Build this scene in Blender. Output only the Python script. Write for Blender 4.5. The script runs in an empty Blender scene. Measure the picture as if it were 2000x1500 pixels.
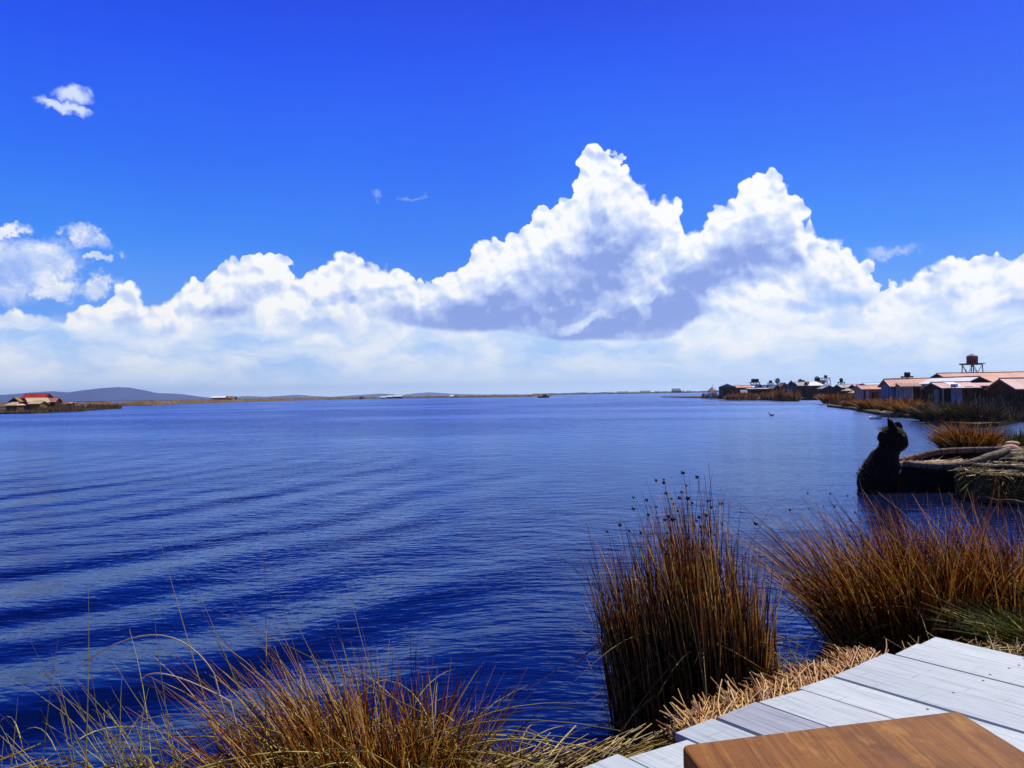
import bpy, bmesh, math, random
import numpy as np
from mathutils import Vector, Matrix, noise as mnoise

S = bpy.context.scene
C = S.collection
rnd = random.Random(11)
R = math.radians

# ------------------------------------------------------------------ camera
CAM_Z = 2.1
FPX = 1600.0                      # focal length in photo pixels (2000 wide)
PITCH, ROLL = R(0.72), R(-0.89)
cam = bpy.data.objects.new('camera', bpy.data.cameras.new('camera'))
C.objects.link(cam)
cam.data.sensor_width = 36.0
cam.data.lens = 36.0 * FPX / 2000.0
cam.data.clip_start = 0.05
cam.data.clip_end = 60000
CAM_ROT = Matrix.Rotation(R(90) + PITCH, 4, 'X') @ Matrix.Rotation(ROLL, 4, 'Z')
cam.matrix_world = Matrix.Translation((0, 0, CAM_Z)) @ CAM_ROT
S.camera = cam

def ray(px, py):
    return (CAM_ROT.to_3x3() @ Vector(((px - 1000) / FPX, -(py - 750) / FPX, -1)))
def P(px, py, z=0.0):             # photo pixel -> point on the level z
    d = ray(px, py); t = (z - CAM_Z) / d.z
    return Vector((d.x * t, d.y * t, z))
def Q(px, py, D):                 # photo pixel -> point at forward distance D
    d = ray(px, py); t = D / d.y
    return Vector((d.x * t, D, CAM_Z + d.z * t))

# ------------------------------------------------------------------ exposure
S.view_settings.view_transform = 'Standard'
S.view_settings.look = 'None'
S.view_settings.exposure = 0.0
S.view_settings.gamma = 1.0
S.render.engine = 'CYCLES'
S.cycles.max_bounces = 8
S.cycles.transparent_max_bounces = 8

# ------------------------------------------------------------------ sun
SUN_EL, SUN_AZ = R(50), R(42)     # in front of the camera, a little to the right
sl = bpy.data.lights.new('sun', 'SUN'); sl.energy = 5.0; sl.angle = R(0.5); sl.color = (1.0, 0.95, 0.86)
sun = bpy.data.objects.new('sun', sl); C.objects.link(sun)
sd = Vector((math.sin(SUN_AZ) * math.cos(SUN_EL), math.cos(SUN_AZ) * math.cos(SUN_EL), math.sin(SUN_EL)))
sun.rotation_euler = sd.to_track_quat('Z', 'Y').to_euler()
sun.location = sd * 50

# ------------------------------------------------------------------ node helper
class NB:
    def __init__(s, tree): s.t = tree; s.n = tree.nodes; s.l = tree.links
    def new(s, kind, **kw):
        n = s.n.new(kind)
        for k, v in kw.items(): setattr(n, k, v)
        return n
    def put(s, sock, v):
        if isinstance(v, bpy.types.NodeSocket): s.l.new(v, sock)
        else: sock.default_value = v
    def m(s, op, a, b=None, c=None, clamp=False):
        n = s.new('ShaderNodeMath', operation=op, use_clamp=clamp)
        s.put(n.inputs[0], a)
        if b is not None: s.put(n.inputs[1], b)
        if c is not None: s.put(n.inputs[2], c)
        return n.outputs[0]
    def v(s, op, a, b=None, c=None):
        n = s.new('ShaderNodeVectorMath', operation=op)
        s.put(n.inputs[0], a)
        if b is not None: s.put(n.inputs[1], b)
        if c is not None: s.put(n.inputs[2], c)
        return n.outputs['Value'] if op in ('LENGTH', 'DOT_PRODUCT', 'DISTANCE') else n.outputs['Vector']
    def comb(s, x, y, z=0.0):
        n = s.new('ShaderNodeCombineXYZ')
        for i, q in enumerate((x, y, z)): s.put(n.inputs[i], q)
        return n.outputs[0]
    def sep(s, vv):
        n = s.new('ShaderNodeSeparateXYZ'); s.put(n.inputs[0], vv); return n.outputs
    dim = '3D'
    def noise(s, vec, scale, detail=3, rough=0.5, dist=0.0, out='Fac', lac=2.0):
        n = s.new('ShaderNodeTexNoise', noise_dimensions=s.dim); s.put(n.inputs['Vector'], vec)
        s.put(n.inputs['Scale'], scale); n.inputs['Detail'].default_value = detail
        n.inputs['Roughness'].default_value = rough; n.inputs['Distortion'].default_value = dist
        n.inputs['Lacunarity'].default_value = lac
        return n.outputs[out]
    def voro(s, vec, scale, detail=0, rough=0.5, feature='F1', smooth=0.5, out='Distance'):
        n = s.new('ShaderNodeTexVoronoi', voronoi_dimensions=s.dim, feature=feature); s.put(n.inputs['Vector'], vec)
        n.inputs['Scale'].default_value = scale; n.inputs['Detail'].default_value = detail
        n.inputs['Roughness'].default_value = rough
        if feature == 'SMOOTH_F1': n.inputs['Smoothness'].default_value = smooth
        return n.outputs[out]
    def rng(s, v, a, b, c=0.0, d=1.0, smooth=True):
        n = s.new('ShaderNodeMapRange', interpolation_type='SMOOTHSTEP' if smooth else 'LINEAR')
        s.put(n.inputs['Value'], v); s.put(n.inputs['From Min'], a); s.put(n.inputs['From Max'], b)
        s.put(n.inputs['To Min'], c); s.put(n.inputs['To Max'], d)
        return n.outputs[0]
    def mix(s, f, a, b, mode='MIX'):
        n = s.new('ShaderNodeMix', data_type='RGBA', blend_type=mode)
        s.put(n.inputs[0], f); s.put(n.inputs[6], a); s.put(n.inputs[7], b)
        return n.outputs[2]
    def ramp(s, f, stops, interp='LINEAR'):
        n = s.new('ShaderNodeValToRGB'); n.color_ramp.interpolation = interp
        e = n.color_ramp.elements
        while len(e) < len(stops): e.new(0.5)
        for q, (p, c) in zip(e, stops): q.position = p; q.color = c if len(c) == 4 else (*c, 1)
        s.put(n.inputs[0], f); return n.outputs[0]
    def curve(s, v, pts, x0, x1, y0, y1):     # piecewise linear float curve
        n = s.new('ShaderNodeFloatCurve')
        cm = n.mapping; cu = cm.curves[0]
        pts = sorted(((x - x0) / (x1 - x0), (y - y0) / (y1 - y0)) for x, y in pts)
        cu.points[0].location = pts[0]; cu.points[1].location = pts[-1]
        for p in pts[1:-1]: cu.points.new(*p)
        for p in cu.points: p.handle_type = 'VECTOR'
        cm.update()
        s.put(n.inputs['Value'], s.rng(v, x0, x1, smooth=False)); n.inputs['Factor'].default_value = 1
        return s.m('MULTIPLY_ADD', n.outputs[0], y1 - y0, y0)

def srgb(r, g, b):
    return tuple((c / 255 / 12.92) if c / 255 <= 0.04045 else ((c / 255 + 0.055) / 1.055) ** 2.4 for c in (r, g, b)) + (1.0,)

# ------------------------------------------------------------------ sky and clouds
W = bpy.data.worlds.new('World'); S.world = W; W.use_nodes = True
nb = NB(W.node_tree); nb.dim = '2D'; W.node_tree.nodes.clear()

def sky_at(px, py):               # photo pixel -> (azimuth, elevation) on the sky dome
    d = ray(px, py).normalized()
    return math.atan2(d.x, d.y), math.asin(d.z)

tc = nb.new('ShaderNodeTexCoord').outputs['Generated']
dx, dy, dz = nb.sep(nb.v('NORMALIZE', tc))
az = nb.m('ARCTAN2', dx, dy)
el = nb.m('ARCSINE', dz)
uv = nb.comb(az, el, 0.0)

nish = nb.new('ShaderNodeTexSky', sky_type='NISHITA', sun_disc=False)
nish.sun_elevation = SUN_EL; nish.sun_rotation = SUN_AZ
nish.altitude = 3800; nish.air_density = 1.0; nish.dust_density = 0.3; nish.ozone_density = 3.0
nis = nb.v('SCALE', nish.outputs[0]); nis.node.inputs['Scale'].default_value = 0.06
# deep high-altitude blue: the sky's own colour by elevation
skyramp = nb.ramp(nb.rng(el, -0.02, 1.2, smooth=False), [
    (0.00, srgb(168, 203, 250)), (0.08, srgb(120, 175, 254)), (0.16, srgb(66, 146, 255)),
    (0.24, srgb(44, 118, 255)), (0.33, srgb(30, 88, 250)), (0.405, srgb(20, 62, 226)),
    (0.49, srgb(12, 36, 140)), (0.60, srgb(8, 24, 96)), (1.0, srgb(5, 14, 60))])
sidevar = nb.noise(uv, 2.2, 2, 0.5)
skyc = nb.mix(nb.rng(sidevar, 0.35, 0.7, 0.0, 0.22), skyramp, srgb(44, 80, 240), 'MIX')
skyc = nb.mix(0.06, skyc, nis)

# ---- cumulus outline, read as a line of cloud tops across the azimuth
TOP = [(-150,560),(0,608),(25,598),(45,603),(75,615),(120,628),(150,605),(175,586),(200,588),(235,562),(258,552),(275,578),(290,598),
 (325,586),(336,568),(352,550),(400,540),(425,515),(460,497),(500,493),(545,495),(566,510),(572,548),(590,535),(640,512),(672,488),
 (700,502),(740,520),(790,522),(812,545),(845,545),(862,532),(915,505),(930,478),(960,465),(985,465),(1000,455),(1060,412),(1110,385),
 (1126,368),(1131,315),(1150,284),(1165,276),(1195,292),(1212,330),(1245,348),(1270,375),(1296,400),(1318,388),(1328,415),(1332,452),
 (1360,440),(1400,408),(1442,378),(1449,345),(1470,342),(1495,332),(1520,358),(1545,370),(1550,395),(1581,415),(1578,445),(1600,460),
 (1650,480),(1688,505),(1702,538),(1716,560),(1760,545),(1800,525),(1840,520),(1852,505),(1900,500),(1940,490),(1965,500),(2000,488),(2150,505)]
pts = [sky_at(x, y) for x, y in TOP]
lo, hi = pts[0][0], pts[-1][0]
pv = nb.comb(az, el, 0.0)
wn = nb.noise(pv, 26.0, 3, 0.55, out='Color')
warp = nb.v('MULTIPLY', nb.v('SUBTRACT', wn, (0.5, 0.5, 0.5)), (0.012, 0.009, 0.0))
pw = nb.v('ADD', pv, warp)
pwx, pwy, _ = nb.sep(pw)
top = nb.curve(pwx, pts, lo, hi, 0.0, 0.36)
bil = nb.voro(pv, 52.0, 1, 0.5)                       # round cauliflower lumps
rel_a = nb.voro(pw, 30.0, 1.5, 0.55, feature='SMOOTH_F1', smooth=0.35)
rel_b = nb.voro(nb.v('ADD', pw, (-0.0035, -0.0075, 0.0)), 30.0, 1.5, 0.55, feature='SMOOTH_F1', smooth=0.35)
fine = nb.noise(pv, 120.0, 4, 0.62)
def blob(px, py, rx, ry, vec, rot=0.0):                # soft ellipse, 1 at its centre
    c = sky_at(px, py)
    d = nb.v('SUBTRACT', vec, (c[0], c[1], 0))
    if rot:
        n = nb.new('ShaderNodeVectorRotate', rotation_type='Z_AXIS'); nb.put(n.inputs['Vector'], d); n.inputs['Angle'].default_value = -R(rot); d = n.outputs[0]
    d = nb.v('MULTIPLY', d, (FPX / rx, FPX / ry, 0))
    return nb.m('SUBTRACT', 1.0, nb.v('LENGTH', d))
def union(bl):
    o = bl[0]
    for b in bl[1:]: o = nb.m('MAXIMUM', o, b)
    return o

h = nb.m('SUBTRACT', top, el)
lumps = [(1166, 316, 40, 40), (1190, 345, 40, 46), (1148, 385, 36, 50), (1296, 420, 34, 34), (1322, 406, 13, 18), (1494, 362, 42, 32), (1464, 368, 20, 26), (1548, 412, 34, 30),
         (676, 512, 30, 22), (515, 514, 50, 20), (548, 512, 22, 18), (942, 488, 26, 20), (1070, 432, 40, 28), (1110, 408, 26, 24), (250, 572, 24, 20), (1690, 520, 26, 16), (1600, 480, 40, 18), (1850, 520, 30, 16), (1415, 425, 34, 26)]
lb = union([blob(*q, pw) for q in lumps])
h = nb.m('MAXIMUM', h, nb.m('MULTIPLY', lb, 0.022))
h = nb.m('ADD', h, nb.m('MULTIPLY', nb.m('SUBTRACT', 0.38, bil), 0.012))
h = nb.m('ADD', h, nb.m('MULTIPLY', nb.m('SUBTRACT', fine, 0.5), 0.008))
soft = nb.rng(nb.noise(pv, 9.0, 2, 0.5), 0.38, 0.72, 0.0010, 0.006)
mask = nb.m('DIVIDE', h, soft); mask = nb.rng(mask, -0.6, 1.0)

# shaded belly of the big cumulus
wl = nb.noise(pv, 10.0, 5, 0.6, out='Color')
pl = nb.v('ADD', pv, nb.v('MULTIPLY', nb.v('SUBTRACT', wl, (0.5, 0.5, 0.5)), (0.075, 0.045, 0)))
sh = union([blob(1110, 560, 215, 110, pl, 25), blob(960, 618, 220, 60, pl, 5), blob(1160, 640, 190, 55, pl, 4),
            blob(1310, 615, 130, 62, pl, 32), blob(1200, 490, 120, 110, pl, 40), blob(1430, 520, 210, 62, pl, 35)])
bx = [(700, 610), (820, 640), (900, 648), (980, 645), (1040, 658), (1100, 666), (1180, 664), (1260, 668), (1305, 660), (1350, 630), (1420, 590), (1500, 560), (1700, 545), (2000, 545)]
basel = nb.curve(pwx, [sky_at(*q) for q in bx], sky_at(*bx[0])[0], sky_at(*bx[-1])[0], 0.0, 0.2)
cut = nb.rng(nb.m('SUBTRACT', el, basel), -0.005, 0.004)
shs = nb.m('MULTIPLY', nb.rng(sh, -0.30, 0.72), cut)
sh2 = union([blob(470, 585, 80, 34, pl, 20), blob(640, 590, 70, 26, pl, 20), blob(150, 638, 50, 22, pl), blob(390, 600, 60, 26, pl),
             blob(230, 620, 60, 24, pl), blob(1840, 565, 110, 30, pl, 15), blob(520, 520, 60, 30, pl), blob(1560, 500, 90, 26, pl, 20)])
shs2 = nb.m('MULTIPLY', nb.rng(sh2, 0.0, 0.7), 0.55)
shadow = nb.m('MAXIMUM', shs, shs2)
shadow = nb.m('MULTIPLY', shadow, nb.rng(h, 0.010, 0.055))
relief = nb.m('SUBTRACT', rel_b, rel_a)                 # lit side of each lump
relief = nb.m('MULTIPLY', relief, nb.rng(el, 0.06, 0.13, 0.5, 1.0))
big = nb.noise(pl, 11.0, 4, 0.55)
soft1 = nb.noise(nb.v('ADD', pl, (0.0035, 0.006, 0)), 24.0, 4, 0.6)
soft2 = nb.noise(pl, 24.0, 4, 0.6)
emb = nb.m('SUBTRACT', soft2, soft1)                    # broad modelling of the billows
lit = nb.m('SUBTRACT', 1.0, nb.m('MULTIPLY', nb.rng(big, 0.36, 0.66), nb.rng(h, 0.004, 0.05, 0.0, 0.30)))
lit = nb.m('ADD', lit, nb.m('MULTIPLY', relief, nb.rng(h, 0.0, 0.04, 1.1, 0.55)))
lit = nb.m('ADD', lit, nb.m('MULTIPLY', emb, nb.rng(h, 0.004, 0.03, 0.2, 0.85)))
puff = nb.noise(nb.v('MULTIPLY', nb.v('ADD', pl, (3.1, 0, 0)), (1.0, 1.25, 1)), 12.0, 5, 0.62)
pfb = union([blob(955, 555, 62, 36, pl, 30), blob(1265, 588, 100, 18, pl, 16), blob(1270, 520, 110, 50, pl, 25), blob(1350, 525, 40, 16, pl, 35),
             blob(1150, 625, 90, 14, pl, 12), blob(890, 575, 70, 26, pl, 25), blob(1215, 440, 60, 60, pl), blob(1420, 600, 90, 40, pl, 30)])
pfm = nb.rng(nb.m('ADD', pfb, nb.m('MULTIPLY', nb.m('SUBTRACT', puff, 0.5), 1.6)), 0.05, 0.85)
deep = nb.rng(el, 0.07, 0.27, 0.95, 0.42)
lit = nb.m('SUBTRACT', lit, nb.m('MULTIPLY', nb.m('MULTIPLY', shadow, deep), nb.m('SUBTRACT', nb.rng(puff, 0.33, 0.72, 1.10, 0.82), nb.m('MULTIPLY', pfm, 0.62))))
cloudc = nb.ramp(lit, [(0.0, srgb(142, 164, 230)), (0.25, srgb(168, 188, 242)), (0.5, srgb(194, 211, 249)), (0.72, srgb(218, 230, 253)), (0.9, srgb(242, 247, 255)), (1.0, srgb(255, 255, 255))])

# pale low deck between the cumulus and the horizon
stv = nb.v('MULTIPLY', pl, (0.55, 1.5, 1.0))
st = nb.noise(stv, 16.0, 5, 0.6)
lowc = nb.ramp(nb.rng(st, 0.30, 0.72, smooth=False), [(0.0, srgb(176, 210, 255)), (0.35, srgb(208, 228, 255)), (0.65, srgb(232, 242, 255)), (1.0, srgb(250, 252, 255))])
hzc = nb.ramp(nb.rng(el, 0.0, 0.07, smooth=False), [(0.0, (0.95, 1.15, 1.45, 1)), (0.22, (0.78, 0.95, 1.2, 1)), (0.5, (0.62, 0.78, 1.03, 1)), (1.0, srgb(222, 236, 255))])
lowc = nb.mix(nb.rng(el, 0.0, 0.050, 0.90, 0.0), lowc, hzc)
lowfac = nb.rng(nb.m('ADD', el, nb.m('MULTIPLY', nb.m('SUBTRACT', st, 0.5), 0.075)), 0.060, 0.100, 1.0, 0.0)
lowfac = nb.m('MULTIPLY', lowfac, nb.m('SUBTRACT', 1.0, nb.m('MULTIPLY', shs, 0.95)))

hole = union([blob(1640, 578, 110, 26, pl), blob(1560, 598, 60, 18, pl), blob(620, 640, 90, 22, pl), blob(330, 640, 50, 20, pl), blob(2000, 600, 70, 18, pl), blob(700, 590, 30, 14, pl)])
cov = nb.m('MULTIPLY', mask, nb.m('SUBTRACT', 1.0, nb.m('MULTIPLY', nb.rng(hole, 0.0, 0.8), 0.62)))
# loose clouds at the left and small wisps
pf = nb.v('ADD', pv, nb.v('MULTIPLY', nb.v('SUBTRACT', nb.noise(pv, 34.0, 5, 0.65, out='Color'), (0.5, 0.5, 0.5)), (0.06, 0.035, 0)))
lw = union([blob(70, 510, 85, 42, pf, 8), blob(0, 530, 100, 60, pf), blob(95, 560, 55, 22, pf), blob(165, 465, 36, 22, pf, -20), blob(20, 452, 40, 12, pf, 20),
            blob(195, 560, 48, 20, pf, 25), blob(205, 508, 26, 8, pf, 20), ])
lwm = nb.m('MULTIPLY', nb.rng(lw, -0.1, 0.55), nb.rng(nb.noise(pf, 20.0, 5, 0.65), 0.30, 0.58, 0.35, 0.95))
rw = nb.m('MULTIPLY', nb.rng(blob(1745, 492, 50, 11, pf, 5), -0.2, 0.9), 0.42)
lwm = nb.m('MAXIMUM', lwm, rw)
pq = nb.v('ADD', pv, nb.v('MULTIPLY', nb.v('SUBTRACT', nb.noise(pv, 60.0, 4, 0.6, out='Color'), (0.5, 0.5, 0.5)), (0.024, 0.018, 0)))
sm = union([blob(144, 184, 30, 15, pq), blob(106, 204, 34, 10, pq, -6), blob(140, 211, 30, 8, pq, -12)])
smm = nb.m('MULTIPLY', nb.rng(sm, -0.2, 0.6), 0.85)
wsp = union([blob(800, 379, 26, 5, pf), blob(737, 385, 14, 8, pf)])
wspm = nb.m('MULTIPLY', nb.rng(wsp, -0.2, 0.9), 0.35)
loosec = nb.mix(nb.rng(st, 0.35, 0.65), srgb(196, 216, 252), srgb(250, 252, 255))

col = nb.mix(lwm, skyc, loosec)
col = nb.mix(smm, col, srgb(226, 240, 255))
col = nb.mix(wspm, col, srgb(190, 215, 255))
col = nb.mix(cov, col, cloudc)
col = nb.mix(lowfac, col, lowc)
# outside the photographed third of the sky: scattered cloud banks of the same kind
nb.dim = '3D'
ring = nb.noise(nb.v('MULTIPLY', nb.v('NORMALIZE', tc), (1, 1, 3)), 3.2, 5, 0.6)
ringm = nb.m('MULTIPLY', nb.rng(ring, 0.5, 0.6), nb.rng(el, 0.14, 0.34, 1.0, 0.0))
ringm = nb.m('MULTIPLY', ringm, nb.rng(nb.m('ABSOLUTE', az), 0.72, 0.95))
skyback = nb.mix(nb.rng(nb.m('ABSOLUTE', az), 0.9, 2.2, 0.0, 0.75), skyc, srgb(18, 42, 130))
hzback = nb.mix(nb.rng(nb.m('ABSOLUTE', az), 0.9, 2.0, 0.0, 0.6), hzc, srgb(90, 130, 210))
outs = nb.mix(nb.rng(el, 0.02, 0.12, 1.0, 0.0), skyback, hzback)
outc = nb.mix(nb.rng(nb.m('ABSOLUTE', az), 0.66, 0.80), col, nb.mix(nb.m('MULTIPLY', ringm, 0.6), outs, srgb(215, 228, 254)))
bg = nb.new('ShaderNodeBackground'); nb.put(bg.inputs[0], outc); bg.inputs[1].default_value = 1.0
wo = nb.new('ShaderNodeOutputWorld'); nb.l.new(bg.outputs[0], wo.inputs[0])
W.cycles.sampling_method = 'MANUAL'; W.cycles.sample_map_resolution = 512

# ================================================================== mesh tools
class MB:
    """collects simple shapes, then links them as ONE mesh object"""
    def __init__(s): s.v = []; s.f = []; s.a = {}
    def add(s, vs, fs):
        o = len(s.v); s.v += [tuple(q) for q in vs]; s.f += [tuple(i + o for i in f) for f in fs]; return s
    def box(s, c, d, rz=0.0, M=None):
        hx, hy, hz = d[0] / 2, d[1] / 2, d[2] / 2
        vs = [Vector((x, y, z)) for z in (-hz, hz) for y in (-hy, hy) for x in (-hx, hx)]
        T = Matrix.Translation(c) @ Matrix.Rotation(rz, 4, 'Z')
        if M is not None: T = M @ T
        return s.add([T @ q for q in vs], [(0, 2, 3, 1), (4, 5, 7, 6), (0, 1, 5, 4), (1, 3, 7, 5), (3, 2, 6, 7), (2, 0, 4, 6)])
    def tube(s, pts, rad, n=8, caps=True):
        pts = [Vector(p) for p in pts]
        if not hasattr(rad, '__len__'): rad = [rad] * len(pts)
        rings = []; vs = []; fs = []
        for i, p in enumerate(pts):
            d = (pts[min(i + 1, len(pts) - 1)] - pts[max(i - 1, 0)]).normalized()
            up = Vector((0, 0, 1)) if abs(d.z) < 0.95 else Vector((1, 0, 0))
            e1 = d.cross(up).normalized(); e2 = d.cross(e1)
            for k in range(n):
                a = 2 * math.pi * k / n
                vs.append(p + (e1 * math.cos(a) + e2 * math.sin(a)) * rad[i])
        for i in range(len(pts) - 1):
            for k in range(n):
                k2 = (k + 1) % n
                fs.append((i * n + k, i * n + k2, (i + 1) * n + k2, (i + 1) * n + k))
        if caps:
            fs.append(tuple(range(n))[::-1]); fs.append(tuple((len(pts) - 1) * n + k for k in range(n)))
        return s.add(vs, fs)
    def lathe(s, c, prof, n=16):
        vs = []; fs = []
        for r_, z in prof:
            for k in range(n):
                a = 2 * math.pi * k / n; vs.append((c[0] + r_ * math.cos(a), c[1] + r_ * math.sin(a), c[2] + z))
        for i in range(len(prof) - 1):
            for k in range(n):
                k2 = (k + 1) % n; fs.append((i * n + k, i * n + k2, (i + 1) * n + k2, (i + 1) * n + k))
        fs.append(tuple(range(n))[::-1]); fs.append(tuple((len(prof) - 1) * n + k for k in range(n)))
        return s.add(vs, fs)
    def sphere(s, c, r_, n=10, m=7):
        if not hasattr(r_, '__len__'): r_ = (r_, r_, r_)
        vs = [(c[0], c[1], c[2] - r_[2])]; fs = []
        for i in range(1, m):
            t = math.pi * i / m
            for k in range(n):
                a = 2 * math.pi * k / n
                vs.append((c[0] + r_[0] * math.sin(t) * math.cos(a), c[1] + r_[1] * math.sin(t) * math.sin(a), c[2] - r_[2] * math.cos(t)))
        vs.append((c[0], c[1], c[2] + r_[2]))
        for k in range(n): fs.append((0, 1 + (k + 1) % n, 1 + k))
        for i in range(m - 2):
            for k in range(n):
                a, b = 1 + i * n + k, 1 + i * n + (k + 1) % n; fs.append((a, b, b + n, a + n))
        L = len(vs) - 1
        for k in range(n): fs.append((L, L - n + k, L - n + (k + 1) % n))
        return s.add(vs, fs)
    def poly(s, pts, z0, z1):      # prism on a polygon
        n = len(pts)
        vs = [(x, y, z0) for x, y in pts] + [(x, y, z1) for x, y in pts]
        fs = [tuple(range(n))[::-1], tuple(range(n, 2 * n))] + [(i, (i + 1) % n, n + (i + 1) % n, n + i) for i in range(n)]
        return s.add(vs, fs)
    def quad(s, a, b, c, d): return s.add([a, b, c, d], [(0, 1, 2, 3)])
    def slab(s, a, b, c, d, t):    # thick sheet, a b c d counter-clockwise seen from above
        a, b, c, d = map(Vector, (a, b, c, d)); n = (b - a).cross(d - a).normalized() * t
        return s.add([a, b, c, d, a - n, b - n, c - n, d - n], [(0, 1, 2, 3), (7, 6, 5, 4), (0, 4, 5, 1), (1, 5, 6, 2), (2, 6, 7, 3), (3, 7, 4, 0)])
    def build(s, name, mat, parent=None, loc=None, smooth=False, bevel=0.0):
        me = bpy.data.meshes.new(name); me.from_pydata(s.v, [], s.f); me.update()
        o = bpy.data.objects.new(name, me); C.objects.link(o)
        me.materials.append(mat)
        if smooth: me.polygons.foreach_set('use_smooth', [True] * len(me.polygons))
        if parent is not None: o.parent = parent
        if loc is not None: o.location = loc
        if bevel:
            b = o.modifiers.new('bevel', 'BEVEL'); b.width = bevel; b.segments = 2; b.limit_method = 'ANGLE'
        return o

def empty(name, loc=(0, 0, 0), rz=0.0, label=None, cat=None, group=None):
    o = bpy.data.objects.new(name, None); C.objects.link(o); o.location = loc; o.rotation_euler.z = rz
    o.empty_display_size = 0.2
    return tag(o, label, cat, group)
def tag(o, label=None, cat=None, group=None, kind=None):
    if label: o['label'] = label
    if cat: o['category'] = cat
    if group: o['group'] = group
    if kind: o['kind'] = kind
    return o

def blades(name, mat, roots, dirs, bend, length, rad, nseg=5, sides=3, taper=0.75, parent=None, loc=None, flat=1.0, kink=None, rs=None, tint=None):
    """stems and leaves as thin tapered tubes; numpy arrays (n,3),(n,3),(n,3),(n,),(n,)"""
    rs = rs or np.random.RandomState(5)
    n = len(roots); t = np.linspace(0, 1, nseg + 1)
    d = dirs / np.linalg.norm(dirs, axis=1, keepdims=True)
    L = length[:, None, None]
    pos = roots[:, None, :] + L * (d[:, None, :] * t[None, :, None] + bend[:, None, :] * (t ** 2.2)[None, :, None])
    if kink is not None:
        pos += L * (kink[:, None, :] * np.clip(t[None, :, None] - 0.6, 0, 1))
    up = np.zeros_like(d); up[:, 2] = 1.0; up[np.abs(d[:, 2]) > 0.8] = (0.3, 1, 0)
    ang = rs.uniform(0, 2 * np.pi, n)
    e1 = np.cross(d, up); e1 /= np.linalg.norm(e1, axis=1, keepdims=True); e2 = np.cross(d, e1)
    ca, sa = np.cos(ang)[:, None], np.sin(ang)[:, None]
    f1, f2 = e1 * ca + e2 * sa, (-e1 * sa + e2 * ca) * flat
    r = rad[:, None] * (1 - taper * t[None, :] ** 1.5)
    V = np.zeros((n, nseg + 1, sides, 3))
    for k in range(sides):
        a = 2 * math.pi * k / sides
        V[:, :, k, :] = pos + r[:, :, None] * (f1[:, None, :] * math.cos(a) + f2[:, None, :] * math.sin(a))
    V = V.reshape(-1, 3)
    base = (np.arange(n) * (nseg + 1) * sides)[:, None, None]
    i = np.arange(nseg)[None, :, None]; k = np.arange(sides)[None, None, :]; k2 = (k + 1) % sides
    F = np.stack([base + i * sides + k, base + i * sides + k2, base + (i + 1) * sides + k2, base + (i + 1) * sides + k], -1)
    if sides == 2: F = F[:, :, :1, :]
    F = F.reshape(-1, 4)
    me = bpy.data.meshes.new(name)
    me.vertices.add(len(V)); me.vertices.foreach_set('co', V.ravel())
    me.loops.add(F.size); me.loops.foreach_set('vertex_index', F.ravel().astype(np.int32))
    me.polygons.add(len(F)); me.polygons.foreach_set('loop_start', (np.arange(len(F)) * 4).astype(np.int32))
    me.update(calc_edges=True)
    at = me.attributes.new('rnd', 'FLOAT', 'POINT')
    rv = (tint if tint is not None else rs.uniform(0, 1, n))
    at.data.foreach_set('value', np.repeat(rv, (nseg + 1) * sides).astype(np.float32))
    at = me.attributes.new('along', 'FLOAT', 'POINT')
    at.data.foreach_set('value', np.tile(np.repeat(t, sides), n).astype(np.float32))
    me.materials.append(mat)
    o = bpy.data.objects.new(name, me); C.objects.link(o)
    if parent is not None: o.parent = parent
    if loc is not None: o.location = loc
    return o, pos

# ================================================================== materials
def material(name):
    m = bpy.data.materials.new(name); m.use_nodes = True; m.node_tree.nodes.clear()
    b = NB(m.node_tree); b.mat = m
    return m, b
def finish(b, shader): 
    o = b.new('ShaderNodeOutputMaterial'); b.l.new(shader, o.inputs[0])
def principled(b, col, rough=0.7, bump=None, metal=0.0, spec=0.3):
    p = b.new('ShaderNodeBsdfPrincipled'); b.put(p.inputs['Base Color'], col); b.put(p.inputs['Roughness'], rough)
    p.inputs['Metallic'].default_value = metal; p.inputs['Specular IOR Level'].default_value = spec
    if bump is not None: b.l.new(bump, p.inputs['Normal'])
    return p.outputs[0]
def bumpn(b, h, dist=0.01, strength=1.0):
    n = b.new('ShaderNodeBump'); n.inputs['Distance'].default_value = dist; n.inputs['Strength'].default_value = strength
    b.l.new(h, n.inputs['Height']); return n.outputs[0]
def obj_co(b): return b.new('ShaderNodeTexCoord').outputs['Object']
def pos_co(b): return b.new('ShaderNodeNewGeometry').outputs['Position']
def attr(b, name):
    n = b.new('ShaderNodeAttribute', attribute_type='GEOMETRY'); n.attribute_name = name; return n.outputs['Fac']

def rough_mat(name, c1, c2, scale=3.0, rough=0.85, bump=0.01, bscale=None, stretch=(1, 1, 1), metal=0.0, detail=5, spec=0.2):
    m, b = material(name); co = b.v('MULTIPLY', obj_co(b), stretch)
    n = b.noise(co, scale, detail, 0.6)
    col = b.mix(b.rng(n, 0.32, 0.68), (*c1[:3], 1), (*c2[:3], 1))
    h = b.noise(co, bscale or scale * 4, 4, 0.6)
    finish(b, principled(b, col, rough, bumpn(b, h, bump), metal, spec)); return m

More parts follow.
